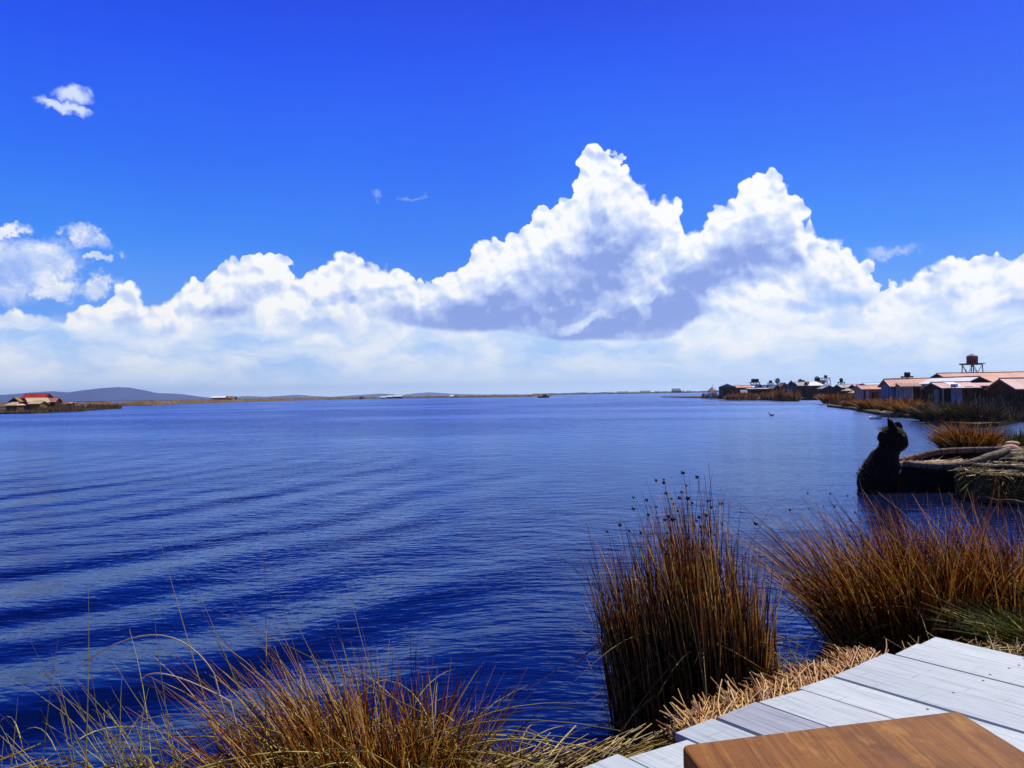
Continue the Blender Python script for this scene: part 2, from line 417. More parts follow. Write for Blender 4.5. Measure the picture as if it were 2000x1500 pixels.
def stem_mat(name, stops, trans=0.35, base=None, rough=0.55):
    m, b = material(name)
    r_, t = attr(b, 'rnd'), attr(b, 'along')
    n = b.noise(obj_co(b), 9.0, 2, 0.5)
    col = b.ramp(b.m('FRACT', b.m('ADD', r_, b.m('MULTIPLY', b.m('SUBTRACT', n, 0.5), 0.25))), stops)
    if base is not None:           # the foot of a stem is a different, wetter brown
        col = b.mix(b.rng(t, 0.0, 0.45, 1.0, 0.0), col, base)
    p = principled(b, col, 0.42, None, 0, 0.45)
    tr = b.new('ShaderNodeBsdfTranslucent'); b.put(tr.inputs[0], col)
    mx = b.new('ShaderNodeMixShader'); mx.inputs[0].default_value = trans
    b.l.new(p, mx.inputs[1]); b.l.new(tr.outputs[0], mx.inputs[2])
    finish(b, mx.outputs[0]); return m

BR = lambda *c: srgb(*c)
M = {}
M['reed_gold'] = stem_mat('reed_gold', [(0, BR(44, 22, 4)), (0.25, BR(110, 58, 8)), (0.45, BR(168, 104, 20)), (0.68, BR(214, 160, 62)), (0.88, BR(252, 222, 140)), (1, BR(56, 28, 5))], 0.58)
M['reed_tall'] = stem_mat('reed_tall', [(0, BR(26, 13, 3)), (0.30, BR(96, 46, 8)), (0.50, BR(150, 86, 20)), (0.70, BR(210, 156, 72)), (0.88, BR(252, 226, 158)), (1, BR(40, 20, 5))], 0.55)
M['reed_pale'] = stem_mat('reed_pale', [(0, BR(120, 104, 38)), (0.4, BR(158, 140, 57)), (0.75, BR(200, 186, 88)), (1, BR(228, 216, 110))], 0.35)
M['reed_green'] = stem_mat('reed_green', [(0, BR(58, 70, 13)), (0.5, BR(96, 110, 24)), (0.8, BR(140, 142, 40)), (1, BR(170, 150, 52))], 0.4)
M['straw'] = stem_mat('straw', [(0, BR(120, 68, 26)), (0.35, BR(182, 126, 60)), (0.7, BR(216, 166, 88)), (1, BR(242, 210, 138))], 0.12)
M['straw_old'] = stem_mat('straw_old', [(0, BR(86, 62, 21)), (0.4, BR(140, 108, 38)), (0.75, BR(182, 150, 57)), (1, BR(214, 190, 80))], 0.15)
M['seed'] = rough_mat('seed', BR(30, 18, 12), BR(52, 30, 18), 40, 0.9, 0.002)
M['root'] = rough_mat('root', BR(26, 16, 8), BR(48, 30, 14), 12, 0.95, 0.05, 30)  # near-black brown for the shade inside the reed clumps
M['mat'] = rough_mat('mat', BR(120, 84, 44), BR(176, 132, 76), 9, 0.95, 0.03, 40)

# ================================================================== water
def water_material():
    m, b = material('lake_water')
    co = pos_co(b); x, y, z = b.sep(co)
    flat = b.comb(x, y, 0.0)
    b.dim = '2D'
    wrp = b.v('MULTIPLY', b.v('SUBTRACT', b.noise(flat, 0.16, 2, 0.5, out='Color'), (0.5, 0.5, 0.5)), (2.0, 2.0, 0))
    fw = b.v('ADD', flat, wrp)
    # wake: long curved swells running in to the near shore
    dist = b.v('DISTANCE', fw, (-30.0, 29.0, 0.0))
    ph = b.m('MULTIPLY', dist, 2 * math.pi / 1.75)
    sw = b.m('ADD', b.m('SINE', ph), b.m('MULTIPLY', b.m('SINE', b.m('MULTIPLY', ph, 0.61)), 0.7))
    near = b.rng(y, 12.0, 45.0, 1.0, 0.10)
    swell = b.m('MULTIPLY', b.m('MULTIPLY', b.m('MULTIPLY', sw, b.rng(b.noise(flat, 0.10, 2, 0.5), 0.3, 0.65, 0.4, 1.15)), 0.038), b.m('MULTIPLY', near, b.rng(x, -8.0, 3.0, 1.0, 0.30)))
    # wind ripples, crests lying across the view
    f1 = b.v('MULTIPLY', b.v('ADD', fw, (0, 0, 0)), (1.0, 1.9, 1))
    r1 = b.noise(f1, 1.55, 3, 0.6)
    r2 = b.noise(b.v('MULTIPLY', fw, (1.0, 2.3, 1)), 5.0, 2, 0.55)
    chop = b.noise(b.v('MULTIPLY', flat, (1.0, 1.25, 1)), 0.8, 3, 0.6)
    gust = b.rng(b.noise(b.v('MULTIPLY', flat, (0.5, 1, 1)), 0.045, 3, 0.55), 0.36, 0.66, 0.55, 1.3)
    gust = b.m('MULTIPLY', gust, b.rng(y, 4.0, 15.0, 0.40, 1.0))
    far = b.rng(y, 16.0, 75.0, 0.35, 1.5)
    H = b.m('ADD', swell, b.m('MULTIPLY', r1, b.m('MULTIPLY', gust, 0.028)))
    H = b.m('ADD', H, b.m('MULTIPLY', r2, b.m('MULTIPLY', gust, 0.0105)))
    H = b.m('ADD', H, b.m('MULTIPLY', chop, b.m('MULTIPLY', b.m('MULTIPLY', far, gust), 0.105)))
    nrm = bumpn(b, H, 1.0, 1.0)
    fr = b.new('ShaderNodeFresnel'); fr.inputs['IOR'].default_value = 1.333; b.l.new(nrm, fr.inputs['Normal'])
    gl = b.new('ShaderNodeBsdfGlossy'); gl.inputs['Color'].default_value = (0.44, 0.62, 1.0, 1); b.put(gl.inputs['Roughness'], b.rng(y, 15.0, 90.0, 0.11, 0.22))
    b.l.new(nrm, gl.inputs['Normal'])
    df = b.new('ShaderNodeBsdfDiffuse'); df.inputs['Color'].default_value = (0.0003, 0.004, 0.038, 1); 
    mx = b.new('ShaderNodeMixShader'); b.l.new(fr.outputs[0], mx.inputs[0]); b.l.new(df.outputs[0], mx.inputs[1]); b.l.new(gl.outputs[0], mx.inputs[2])
    finish(b, mx.outputs[0]); return m
M['water'] = water_material()
w = MB()
w.quad((-12000, -5000, 0), (12000, -5000, 0), (12000, 8600, 0), (-12000, 8600, 0))
tag(w.build('water', M['water']), kind='structure')

# ================================================================== far land: hills, hazy shores
def ridge_strip(name, prof, D, depth, mat, base_z=-1.0, rough=1.0, seed=0, kind='structure', sub=6, lift=0.0):
    """a long hill: crest follows the profile at distance D, slopes run down to the front and back"""
    vs = []; fs = []; cols = []
    for i in range(len(prof) - 1):
        for k in range(sub):
            t = k / sub; cols.append((prof[i][0] * (1 - t) + prof[i + 1][0] * t, prof[i][1] * (1 - t) + prof[i + 1][1] * t))
    cols.append(prof[-1]); rows = 9
    for px, py in cols:
        c = Q(px, py, D); h = max(c.z, 0.05)
        for r_ in range(rows):
            s_ = r_ / (rows - 1) * 2 - 1
            k = (math.cos(s_ * math.pi) + 1) / 2
            n = mnoise.noise(Vector((c.x / depth * 3 + seed, s_ * 2.0, seed))) * rough
            z = (h * (k * (1 + (0.14 * n if abs(s_) > 0.01 else 0)))) if abs(s_) < 0.999 else base_z
            vs.append((c.x + n * depth * 0.12, D + s_ * depth, z))
    for i in range(len(cols) - 1):
        for r_ in range(rows - 1):
            a = i * rows + r_; fs.append((a, a + rows, a + rows + 1, a + 1))
    mb = MB().add(vs, fs); o = mb.build(name, mat, smooth=True); tag(o, kind=kind); return o
M['hill'] = rough_mat('hill', BR(48, 50, 100), BR(72, 70, 122), 0.004, 0.95, 3.0, 0.02)  # blue of the distance haze is mixed into the hill colours
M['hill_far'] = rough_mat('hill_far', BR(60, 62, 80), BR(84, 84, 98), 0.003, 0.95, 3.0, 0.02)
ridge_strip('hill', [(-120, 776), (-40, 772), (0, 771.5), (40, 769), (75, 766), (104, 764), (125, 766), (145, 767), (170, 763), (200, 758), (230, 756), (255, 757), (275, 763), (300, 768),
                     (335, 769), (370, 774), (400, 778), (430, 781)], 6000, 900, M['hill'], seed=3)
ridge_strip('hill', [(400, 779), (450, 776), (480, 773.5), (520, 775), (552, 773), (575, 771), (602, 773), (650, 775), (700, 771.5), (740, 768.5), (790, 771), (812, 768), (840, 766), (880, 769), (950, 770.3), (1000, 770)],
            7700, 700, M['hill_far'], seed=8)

M['plain'] = rough_mat('plain', BR(46, 48, 74), BR(66, 66, 92), 0.002, 0.95, 1.0, 0.01)  # far land tinted bluish, its haze put into the colour
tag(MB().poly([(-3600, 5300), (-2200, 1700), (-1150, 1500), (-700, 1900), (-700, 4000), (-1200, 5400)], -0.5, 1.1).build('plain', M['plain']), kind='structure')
M['bank'] = rough_mat('bank', BR(84, 62, 34), BR(126, 100, 56), 0.35, 0.95, 0.3, 1.2)
M['bank_far'] = rough_mat('bank_far', BR(60, 52, 36), BR(86, 74, 48), 0.1, 0.95, 0.3, 0.5)
def shore(name, front, depth, h, mat, seed, wob=0.5, label=None, step=2.0):
    """low bank of cut and standing reeds along a waterline given by ground points (x, y)"""
    P2 = [Vector((a, b, 0)) for a, b in front]; path = [P2[0]]
    for i in range(len(P2) - 1):
        n = max(1, int((P2[i + 1] - P2[i]).length / step))
        path += [P2[i].lerp(P2[i + 1], (k + 1) / n) for k in range(n)]
    vs = []; fs = []
    prof = [(-0.0, -0.3), (0.0, 0.12), (0.06, 0.55), (0.14, 0.9), (0.5, 1.0), (0.85, 0.9), (1.0, -0.3)]
    for i, p in enumerate(path):
        d = (path[min(i + 1, len(path) - 1)] - path[max(i - 1, 0)]).normalized(); nrm = Vector((p.x, p.y, 0)).normalized()
        for q, (s_, z) in enumerate(prof):
            n1 = mnoise.noise(Vector((p.x * 0.16 + seed, p.y * 0.16, q * 0.9))) ; n2 = mnoise.noise(Vector((p.x * 0.9 + seed, p.y * 0.9, q * 2.1)))
            hh = h * z * (1 + wob * (n1 * 1.3 + n2 * 0.8)) if z > 0 else z
            vs.append(tuple(p + nrm * (s_ * depth + (n2 * 0.5 if 0 < q < 6 else 0))) [:2] + (hh,))
    m_ = len(prof)
    for i in range(len(path) - 1):
        for q in range(m_ - 1):
            a = i * m_ + q; fs.append((a, a + m_, a + m_ + 1, a + 1))
    return MB().add(vs, fs).build(name, mat)
fr = [P(x, y)[:2] for x, y in [(-60, 797.5), (60, 795.5), (150, 794.5), (225, 793), (300, 791.5), (400, 787.5), (520, 784), (640, 780.5), (760, 778.5), (860, 777), (960, 775.8), (1030, 774.8), (1078, 773.8)]]
fr = [(a, b) for a, b in fr]
o = shore('reed_bank', fr, 45, 1.6, M['bank'], 4, 0.55, step=2.5); tag(o, 'long low brown reed bank running out across the lake in front of the blue hills', 'reed bank', kind='stuff')
fr2 = [Q(x, y, 1500)[:2] for x, y in [(1040, 770), (1100, 769), (1200, 767.5), (1290, 766), (1420, 764), (1600, 761), (1800, 758), (2100, 753)]]
o = shore('far_reed_line', fr2, 60, 2.6, M['bank_far'], 9, 0.4, step=6); tag(o, 'thin dark line of reeds on the horizon', 'reed line', kind='stuff')

# ================================================================== the island underfoot
isl = [(-3.2, 1.0), (-3.0, 3.2), (-1.6, 3.55), (-0.2, 3.62), (0.15, 3.68), (0.45, 3.72), (0.74, 3.78), (1.0, 4.0), (1.25, 4.22), (1.55, 4.5), (1.85, 4.74), (2.2, 4.98), (2.6, 5.2), (3.4, 5.45), (5.5, 5.5), (5.5, -4.0), (-3.2, -4.0)]
tag(MB().poly(isl, -0.4, 0.40).build('reed_island', M['mat']), kind='structure')
rs = np.random.RandomState(3)

def straw_field(name, n, fn, mat, dirang, spread, lmin, lmax, r0, tilt=0.12, seed=1, zj=0.05, label=None):
    rs = np.random.RandomState(seed)
    roots = np.array([fn(rs) for _ in range(n)])
    roots[:, 2] += rs.uniform(0, zj, n)
    a = R(dirang) + rs.normal(0, R(spread), n)
    d = np.stack([np.cos(a), np.sin(a), rs.normal(0.02, tilt, n)], 1)
    L = rs.uniform(lmin, lmax, n)
    bend = rs.normal(0, 0.05, (n, 3)); bend[:, 2] = -np.abs(bend[:, 2]) * 0.8
    o, _ = blades(name, mat, roots, d, bend, L, rs.uniform(0.6, 1.3, n) * r0, nseg=3, sides=4, taper=0.3, rs=rs)
    tag(o, label, 'straw', kind='stuff'); return o
# deck edge runs along w (across the planks)
U = Vector((0.595, -0.804, 0)); Wd = Vector((0.804, 0.595, 0)); DZ = 0.66; UE = -2.39
def deck(u, w, z=DZ): return U * u + Wd * w + Vector((0, 0, z))
def edge_straw(rs):
    w = rs.uniform(2.75, 4.30); off = rs.uniform(-0.02, 0.15)
    return np.array(deck(UE - off, w, 0.43 + 0.10 * (1 - off)))
straw_field('straw', 2300, edge_straw, M['straw'], 78, 17, 0.10, 0.30, 0.0045, 0.10, 7, 0.09, 'cut yellow straw piled along the edge of the white deck')
def left_straw(rs):
    t = rs.uniform(0, 1); return np.array([-0.40 + 1.05 * t, 3.30 + 0.38 * t + rs.uniform(-0.35, 0.16), 0.42])
straw_field('straw', 1300, left_straw, M['straw_old'], 28, 16, 0.15, 0.42, 0.0045, 0.10, 8, 0.07, 'tangled olive and yellow straw lying at the water edge left of the deck')
straw_field('straw', 900, lambda rs: np.array([rs.uniform(-3, 0), rs.uniform(2.6, 3.7), 0.40]), M['straw_old'], 20, 60, 0.15, 0.45, 0.0045, 0.1, 9, 0.08, 'loose old straw under the near reeds at the lower left')
straw_field('straw', 1300, lambda rs: np.array([rs.uniform(2.4, 5.2), rs.uniform(4.6, 5.15), 0.41]), M['straw_old'], 40, 50, 0.12, 0.4, 0.0045, 0.1, 10, 0.08, 'dry straw behind the far corner of the deck')

# ================================================================== reed clumps
def clump(name, label, center, rx, ry, n, hmin, hmax, lean, fan, mat, r0=0.0042, seed=1, seedheads=0, leaves=0, leafmat=None, rotz=0.0, messy=0.06, green=0, fallen=0, bendk=0.10, z0=0.0, hfun=None, core=1.0, group=None, cat='reeds', edge_pow=0.5, flecks=0):
    rs = np.random.RandomState(seed)
    root = empty(name, center, 0, label, cat, group)
    a = rs.uniform(0, 2 * np.pi, n); q = rs.uniform(0, 1, n) ** edge_pow
    lx, ly = np.cos(a) * q * rx, np.sin(a) * q * ry
    cr, sr = math.cos(rotz), math.sin(rotz)
    X, Y = lx * cr - ly * sr, lx * sr + ly * cr
    ns_ = max(6, n // 55); ga = rs.uniform(0, 2 * np.pi, ns_); gq = rs.uniform(0, 1, ns_) ** 0.5
    gx, gy = np.cos(ga) * gq * rx, np.sin(ga) * gq * ry; gi = rs.randint(0, ns_, n); gl = rs.normal(0, messy * 0.8, (ns_, 2)); gh = rs.uniform(0.70, 1.14, ns_)
    tight = rs.uniform(0, 1, n) < 0.72
    gxr, gyr = gx * cr - gy * sr, gx * sr + gy * cr
    X = np.where(tight, gxr[gi] + rs.normal(0, rx * 0.09, n), X); Y = np.where(tight, gyr[gi] + rs.normal(0, ry * 0.10, n), Y)
    H = rs.uniform(0, 1, n) ** 0.85 * (hmax - hmin) + hmin
    H = np.where(tight, H * gh[gi], H)
    H *= (1 - 0.25 * q ** 3)
    if hfun is not None: H *= np.array([hfun(x_, y_) for x_, y_ in zip(X, Y)])
    roots = np.stack([X, Y, rs.uniform(-0.05, 0.04, n) + z0], 1)
    d = np.stack([lean[0] + X / rx * fan + rs.normal(0, messy, n), lean[1] + Y / ry * fan + rs.normal(0, messy, n), np.ones(n)], 1)
    d[:, 0] += gl[gi, 0] * tight; d[:, 1] += gl[gi, 1] * tight
    bend = np.stack([lean[0] * 0.7 + X / rx * fan * 0.8 + rs.normal(0, bendk, n), lean[1] * 0.5 + rs.normal(0, bendk, n), -np.abs(rs.normal(0, 0.04, n))], 1)
    kink = rs.normal(0, 0.35, (n, 3)) * (rs.uniform(0, 1, n) < 0.08)[:, None]; kink[:, 2] = -np.abs(kink[:, 2])
    ob, pos = blades('stems', mat, roots, d, bend, H, rs.uniform(0.7, 1.35, n) * r0, nseg=6, sides=3, taper=0.8, parent=root, kink=kink, rs=rs)
    ob['kind'] = 'stuff'
    if leaves:
        m_ = leaves; ii = rs.randint(0, n, m_)
        tt = rs.randint(0, 4, m_); rt = pos[ii, tt]
        aa = rs.uniform(0, 2 * np.pi, m_)
        dd = np.stack([np.cos(aa), np.sin(aa), rs.uniform(-0.5, 1.0, m_)], 1)
        bb = np.stack([np.cos(aa) * 0.3, np.sin(aa) * 0.3, -rs.uniform(0.1, 0.9, m_)], 1)
        lf, _ = blades('dry_leaves', leafmat or mat, rt, dd, bb, rs.uniform(0.05, 0.26, m_) * hmax / 1.2, rs.uniform(0.6, 1.3, m_) * r0 * 1.1, nseg=4, sides=3, taper=0.9, parent=root, rs=rs, flat=0.4)
        lf['kind'] = 'stuff'
    if flecks:
        ii = rs.randint(0, n, flecks); tt = rs.randint(1, 5, flecks); rt = pos[ii, tt] + rs.normal(0, 0.01, (flecks, 3)); aa = rs.uniform(0, 2 * np.pi, flecks)
        dd = np.stack([np.cos(aa), np.sin(aa), rs.normal(0.2, 1.0, flecks)], 1)
        fk, _ = blades('leaf_scraps', M['reed_pale'], rt, dd, rs.normal(0, 0.35, (flecks, 3)), rs.uniform(0.02, 0.085, flecks), rs.uniform(0.7, 1.5, flecks) * r0 * 1.2, nseg=3, sides=3, taper=0.7, parent=root, rs=rs, flat=0.5)
        fk['kind'] = 'stuff'
    if fallen:
        m_ = fallen; aa = rs.uniform(0, 2 * np.pi, m_)
        rt = np.stack([np.cos(aa) * rx * rs.uniform(0.4, 1.0, m_), np.sin(aa) * ry * rs.uniform(0.4, 1.0, m_), rs.uniform(0.05, hmax * 0.45, m_)], 1)
        aa2 = aa + rs.normal(0, 0.9, m_)
        dd = np.stack([np.cos(aa2), np.sin(aa2), rs.uniform(0.1, 1.2, m_)], 1)
        bb = np.stack([np.cos(aa2) * 0.5, np.sin(aa2) * 0.5, -rs.uniform(0.3, 1.3, m_)], 1)
        ff, _ = blades('broken_stems', M['reed_pale'], rt, dd, bb, rs.uniform(0.25, 0.75, m_), rs.uniform(0.8, 1.3, m_) * r0, nseg=7, sides=3, taper=0.6, parent=root, rs=rs)
        ff['kind'] = 'stuff'
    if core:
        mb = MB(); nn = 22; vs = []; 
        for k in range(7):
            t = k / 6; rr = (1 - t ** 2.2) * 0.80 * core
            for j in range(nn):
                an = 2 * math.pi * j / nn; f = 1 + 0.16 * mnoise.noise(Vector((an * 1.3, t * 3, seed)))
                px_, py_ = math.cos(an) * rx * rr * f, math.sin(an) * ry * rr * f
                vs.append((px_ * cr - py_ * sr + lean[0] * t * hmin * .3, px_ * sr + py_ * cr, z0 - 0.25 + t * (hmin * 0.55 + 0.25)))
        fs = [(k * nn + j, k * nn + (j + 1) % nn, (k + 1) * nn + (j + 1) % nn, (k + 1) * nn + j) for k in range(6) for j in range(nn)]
        mb.add(vs, fs).build('shade_core', M['root'], root)  # dark core among the stems, stands in for the clump's inner shade
    if seedheads:
        src = None; top = np.argsort(-pos[:, -1, 2])
        cand = [i for i in top[:seedheads * 5]]; rs.shuffle(cand)
        for i in cand[:seedheads]:
            p = pos[i, -1] + rs.normal(0, 0.004, 3)
            if src is None:
                mb = MB()
                for _ in range(6): mb.sphere(rs.normal(0, 0.0035, 3), rs.uniform(0.0035, 0.0055), 6, 5)
                src = mb.build('seed_head', M['seed'], root); h_ = src
            else:
                h_ = src.copy(); C.objects.link(h_); h_.parent = root
            h_.location = p; h_.scale = [rs.uniform(0.7, 1.25)] * 3
    return root

# the tall clump in the middle, standing in the water at the island's edge
clump('reed_clump', 'tall dense brown reed clump with dark round seed heads, left of the white deck',
      (1.12, 5.08, 0.0), 0.49, 0.36, 2600, 0.58, 1.50, (-0.045, 0.0), 0.04, M['reed_tall'], 0.0047, 21, 46, 900, M['reed_gold'], fallen=46, flecks=700,
      hfun=lambda x, y: 1.0 + 0.10 * math.sin(x * 9 + 1.0) - 0.10 * max(0, x - 0.2) * 4, messy=0.038, bendk=0.05, core=1.2)
# leaning clumps at the right
clump('reed_clump', 'bushy golden brown reed clump leaning left over the water behind the white deck',
      (3.16, 6.70, 0.0), 0.60, 0.40, 2000, 0.45, 1.36, (-0.20, -0.05), 0.24, M['reed_gold'], 0.0046, 22, 26, 1500, M['reed_gold'], fallen=40, flecks=650, messy=0.17, bendk=0.14, core=1.1)
clump('reed_clump', 'upright rusty brown reed clump at the right edge below the reed boat',
      (4.25, 6.65, 0.0), 0.74, 0.45, 1700, 0.40, 1.35, (-0.10, 0.0), 0.16, M['reed_gold'], 0.0046, 23, 12, 1500, M['reed_gold'], fallen=40, flecks=650, messy=0.16, bendk=0.13, core=1.1)
clump('grass_tuft', 'fresh green grass tuft beside the far corner of the white deck',
      (3.55, 5.45, 0.36), 0.34, 0.20, 750, 0.16, 0.42, (-0.15, -0.1), 0.75, M['reed_green'], 0.0035, 24, 0, 0, messy=0.3, bendk=0.25, core=0.5, cat='grass')
clump('reed_clump', 'low tangle of reeds at the waterline between the tall clump and the deck',
      (1.98, 5.35, 0.10), 0.22, 0.12, 170, 0.12, 0.42, (0.1, 0.0), 0.6, M['reed_pale'], 0.0036, 25, 0, 0, messy=0.3, bendk=0.3, core=0.0)
# near clumps at the lower left
clump('reed_clump', 'rust brown arching reed clump at the lower left, nearest the camera',
      (-0.68, 3.64, 0.22), 0.46, 0.30, 1500, 0.20, 0.84, (-0.14, 0.0), 0.30, M['reed_gold'], 0.0040, 26, 0, 700, M['reed_pale'], fallen=190, flecks=800, messy=0.19, bendk=0.13, core=0.8,
      hfun=lambda x, y: 1.0 - 0.22 * max(0, x - 0.25) * 3)
clump('reed_clump', 'thin sparse reed clump with single long blades at the far lower left',
      (-1.95, 3.55, 0.2), 0.62, 0.30, 170, 0.25, 0.90, (-0.28, 0.0), 0.22, M['reed_pale'], 0.0030, 27, 0, 30, M['reed_pale'], fallen=24, messy=0.22, bendk=0.22, core=0.0)
clump('reed_clump', 'short broken stubble of cut reeds right of the rust brown clump',
      (0.0, 3.72, 0.30), 0.22, 0.14, 260, 0.08, 0.26, (-0.05, 0.0), 0.3, M['straw_old'], 0.0042, 28, 0, 60, M['reed_pale'], fallen=24, messy=0.3, bendk=0.2, core=0.4)
# long single stalks that stand clear of the near clumps: drawn by root and tip
rs = np.random.RandomState(77)
st = [((390, 1330), (310, 1050)), ((470, 1330), (345, 1090)), ((515, 1260), (516, 1062)), ((168, 1330), (172, 1140)), ((750, 1400), (675, 1130)), ((740, 1365), (702, 1210)),
      ((845, 1455), (803, 1233)), ((180, 1500), (50, 1232)), ((95, 1400), (118, 1212)), ((560, 1300), (440, 1160)), ((640, 1330), (575, 1205)), ((330, 1380), (298, 1172)),
      ((520, 1240), (400, 1180)), ((600, 1330), (545, 1150)), ((700, 1380), (655, 1200)), ((300, 1500), (140, 1315)), ((340, 1460), (220, 1290)), ((140, 1500), (75, 1378)), ((455, 1330), (385, 1150)), ((20, 1500), (35, 1360))]
roots = []; dirs = []; Ls = []
for (a, b) in st:
    D = rs.uniform(3.5, 3.95); A = Q(a[0], a[1], D); B = Q(b[0], b[1], D + rs.uniform(-.1, .1)); d = B - A
    A2 = A - d.normalized() * max(0, (A.z - 0.35)) * 1.02
    roots.append(A2); dirs.append(B - A2); Ls.append((B - A2).length)
bend = rs.normal(0, 0.03, (len(st), 3)); dd = np.array([list(d) for d in dirs]); Ls = np.array(Ls)
dd = dd / Ls[:, None] - bend
o, _ = blades('long_stalks', M['reed_pale'], np.array([list(r_) for r_ in roots]), dd, bend, Ls, np.full(len(st), 0.0030), nseg=8, sides=4, taper=0.85, rs=rs)
tag(o, 'long pale single grass stalks rising out of the lower left reeds', 'grass', kind='stuff')
for (a, k, b, lab) in [((150, 1305), (305, 1240), (418, 1315), 'pale dry stem arched low over the water at the lower left'), ((275, 1330), (330, 1318), (450, 1370), 'short pale dry stem arching beside the rust brown clump')]:
    D = 3.55; A, K, B_ = Q(*a, D), Q(*k, D), Q(*b, D)
    pts = [A * (1 - t) ** 2 + (K * 2 - (A + B_) * 0.5) * 2 * t * (1 - t) + B_ * t * t for t in np.linspace(0, 1, 14)]
    pts.append(pts[-1] + Vector((0.12, 0.02, -0.5)))
    tag(MB().tube(pts, [0.0018] + [0.003] * (len(pts) - 1), 5).build('dry_stem', M['dry_stem'] if 'dry_stem' in M else M.setdefault('dry_stem', rough_mat('dry_stem', BR(196, 182, 140), BR(226, 214, 178), 20, 0.6, 0.001)), smooth=True), lab, 'stem', 'arched dry stems')

# ================================================================== white plank deck
def plank_mat(name, base, dark, seed):
    m, b = material(name); co = b.v('ADD', obj_co(b), (seed * 3.7, seed * 1.3, 0))
    g = b.noise(b.v('MULTIPLY', co, (1.2, 26, 4)), 2.2, 5, 0.6, 0.3)
    f = b.noise(b.v('MULTIPLY', co, (3, 120, 4)), 1.6, 3, 0.6)
    blotch = b.noise(b.v('MULTIPLY', co, (1.0, 2.2, 1)), 2.6, 4, 0.6)
    saw = b.noise(b.v('MULTIPLY', co, (34, 1.4, 1)), 1.6, 3, 0.7)            # cross-cut saw marks
    col = b.mix(b.rng(g, 0.42, 0.72, 0, 0.65), base, dark)
    col = b.mix(b.rng(f, 0.60, 0.75, 0, 0.35), col, dark)
    col = b.mix(b.m('MULTIPLY', b.rng(saw, 0.56, 0.70), b.rng(blotch, 0.42, 0.60, 0, 0.6)), col, (*[c * 0.55 for c in dark[:3]], 1))
    col = b.mix(b.rng(blotch, 0.5, 0.75, 0, 0.35), col, (*[c * 0.8 for c in base[:3]], 1))
    h = b.m('ADD', g, b.m('MULTIPLY', f, 0.5))
    finish(b, principled(b, col, 0.6, bumpn(b, h, 0.003, 0.7), 0, 0.3)); return m
M['plank'] = [plank_mat('white_plank_%s' % 'abcd'[i], (0.54 - 0.03 * i, 0.60 - 0.03 * i, 0.63 - 0.025 * i, 1), (0.24, 0.27, 0.31, 1), i + 1) for i in range(4)]
M['plank_grey'] = plank_mat('grey_plank', (0.34, 0.37, 0.44, 1), (0.14, 0.15, 0.20, 1), 9)
M['nail'] = rough_mat('nail', BR(52, 46, 50), BR(80, 72, 76), 60, 0.5, 0.001, None, (1, 1, 1), 0.6)
M['dark_wood'] = rough_mat('dark_wood', BR(44, 34, 28), BR(78, 62, 48), 6, 0.85, 0.01, 20, (1, 6, 6))
dk = empty('plank_deck', deck(UE, 4.787, 0.40), 0, 'deck of weathered white planks laid edge to edge at the lower right', 'deck')
LOC0 = Matrix.Translation(dk.location)
bounds = [4.787, 4.583, 4.303, 4.009, 3.726, 3.451, 3.151, 2.860, 2.60, 2.276, 1.98, 1.70, 1.41, 1.12, 0.84]
gapw = [0, 0.004, 0.016, 0.005, 0.016, 0.013, 0.008, 0.020, 0.010, 0.013, 0.01, 0.01, 0.01, 0.01]
rs = np.random.RandomState(5)
ang = math.atan2(U.y, U.x)
for i in range(len(bounds) - 1):
    w1, w0 = bounds[i] - gapw[i] / 2, bounds[i + 1] + gapw[i + 1] / 2 if i + 1 < len(gapw) else bounds[i + 1] + .005
    skew = rs.uniform(-0.015, 0.02); ue = rs.uniform(-0.018, 0.018)
    if i in (8,): ue += 0.05
    Lp = 4.6; th = 0.034; dz = rs.uniform(-0.004, 0.004)
    vs = []; nx = 24
    hw = (w1 - w0) / 2
    # plank outline with a slightly wandering edge, local x along the plank
    top = []; 
    for k in range(nx + 1):
        x_ = k / nx * Lp; wob = 0.0025 * mnoise.noise(Vector((x_ * 1.7, i * 3.1, 0)))
        top.append((x_ + (ue - skew if k == 0 else 0), -hw + wob)); 
    bot = [(k / nx * Lp + (ue + skew if k == 0 else 0), hw + 0.0025 * mnoise.noise(Vector((k / nx * Lp * 1.7, i * 3.1 + 9, 0)))) for k in range(nx + 1)]
    verts = []; faces = []
    for k in range(nx + 1):
        for (q, sgn) in ((top[k], 0), (bot[k], 0)):
            verts.append((q[0], q[1], 0)); verts.append((q[0], q[1], -th))
    for k in range(nx):
        a = k * 4; b_ = a + 4
        faces += [(a, b_, b_ + 2, a + 2), (a + 1, a + 3, b_ + 3, b_ + 1), (a, a + 1, b_ + 1, b_), (a + 2, b_ + 2, b_ + 3, a + 3)]
    faces += [(0, 2, 3, 1), (nx * 4, nx * 4 + 1, nx * 4 + 3, nx * 4 + 2)]
    pc = deck(UE, (w0 + w1) / 2, DZ + dz) - dk.location
    mat = M['plank_grey'] if i == 7 - 1 else M['plank'][i % 4]
    pl_ = MB().add(verts, faces).build('plank', mat, dk, pc, bevel=0.0025); pl_.rotation_euler.z = ang
    pl_.rotation_euler.x = rs.normal(0, 0.004)
    if i < 10:
        for xx in (0.50, 1.62):
            for yy in (-0.32, 0.32):
                if rs.uniform() < 0.75:
                    nl = MB().lathe((0, 0, 0), [(0.0065, -0.002), (0.0065, 0.0012), (0.003, 0.0018)], 10).build('nail_head', M['nail'], pl_, (xx + rs.uniform(-.03, .03), yy * (w1 - w0), 0.0005))
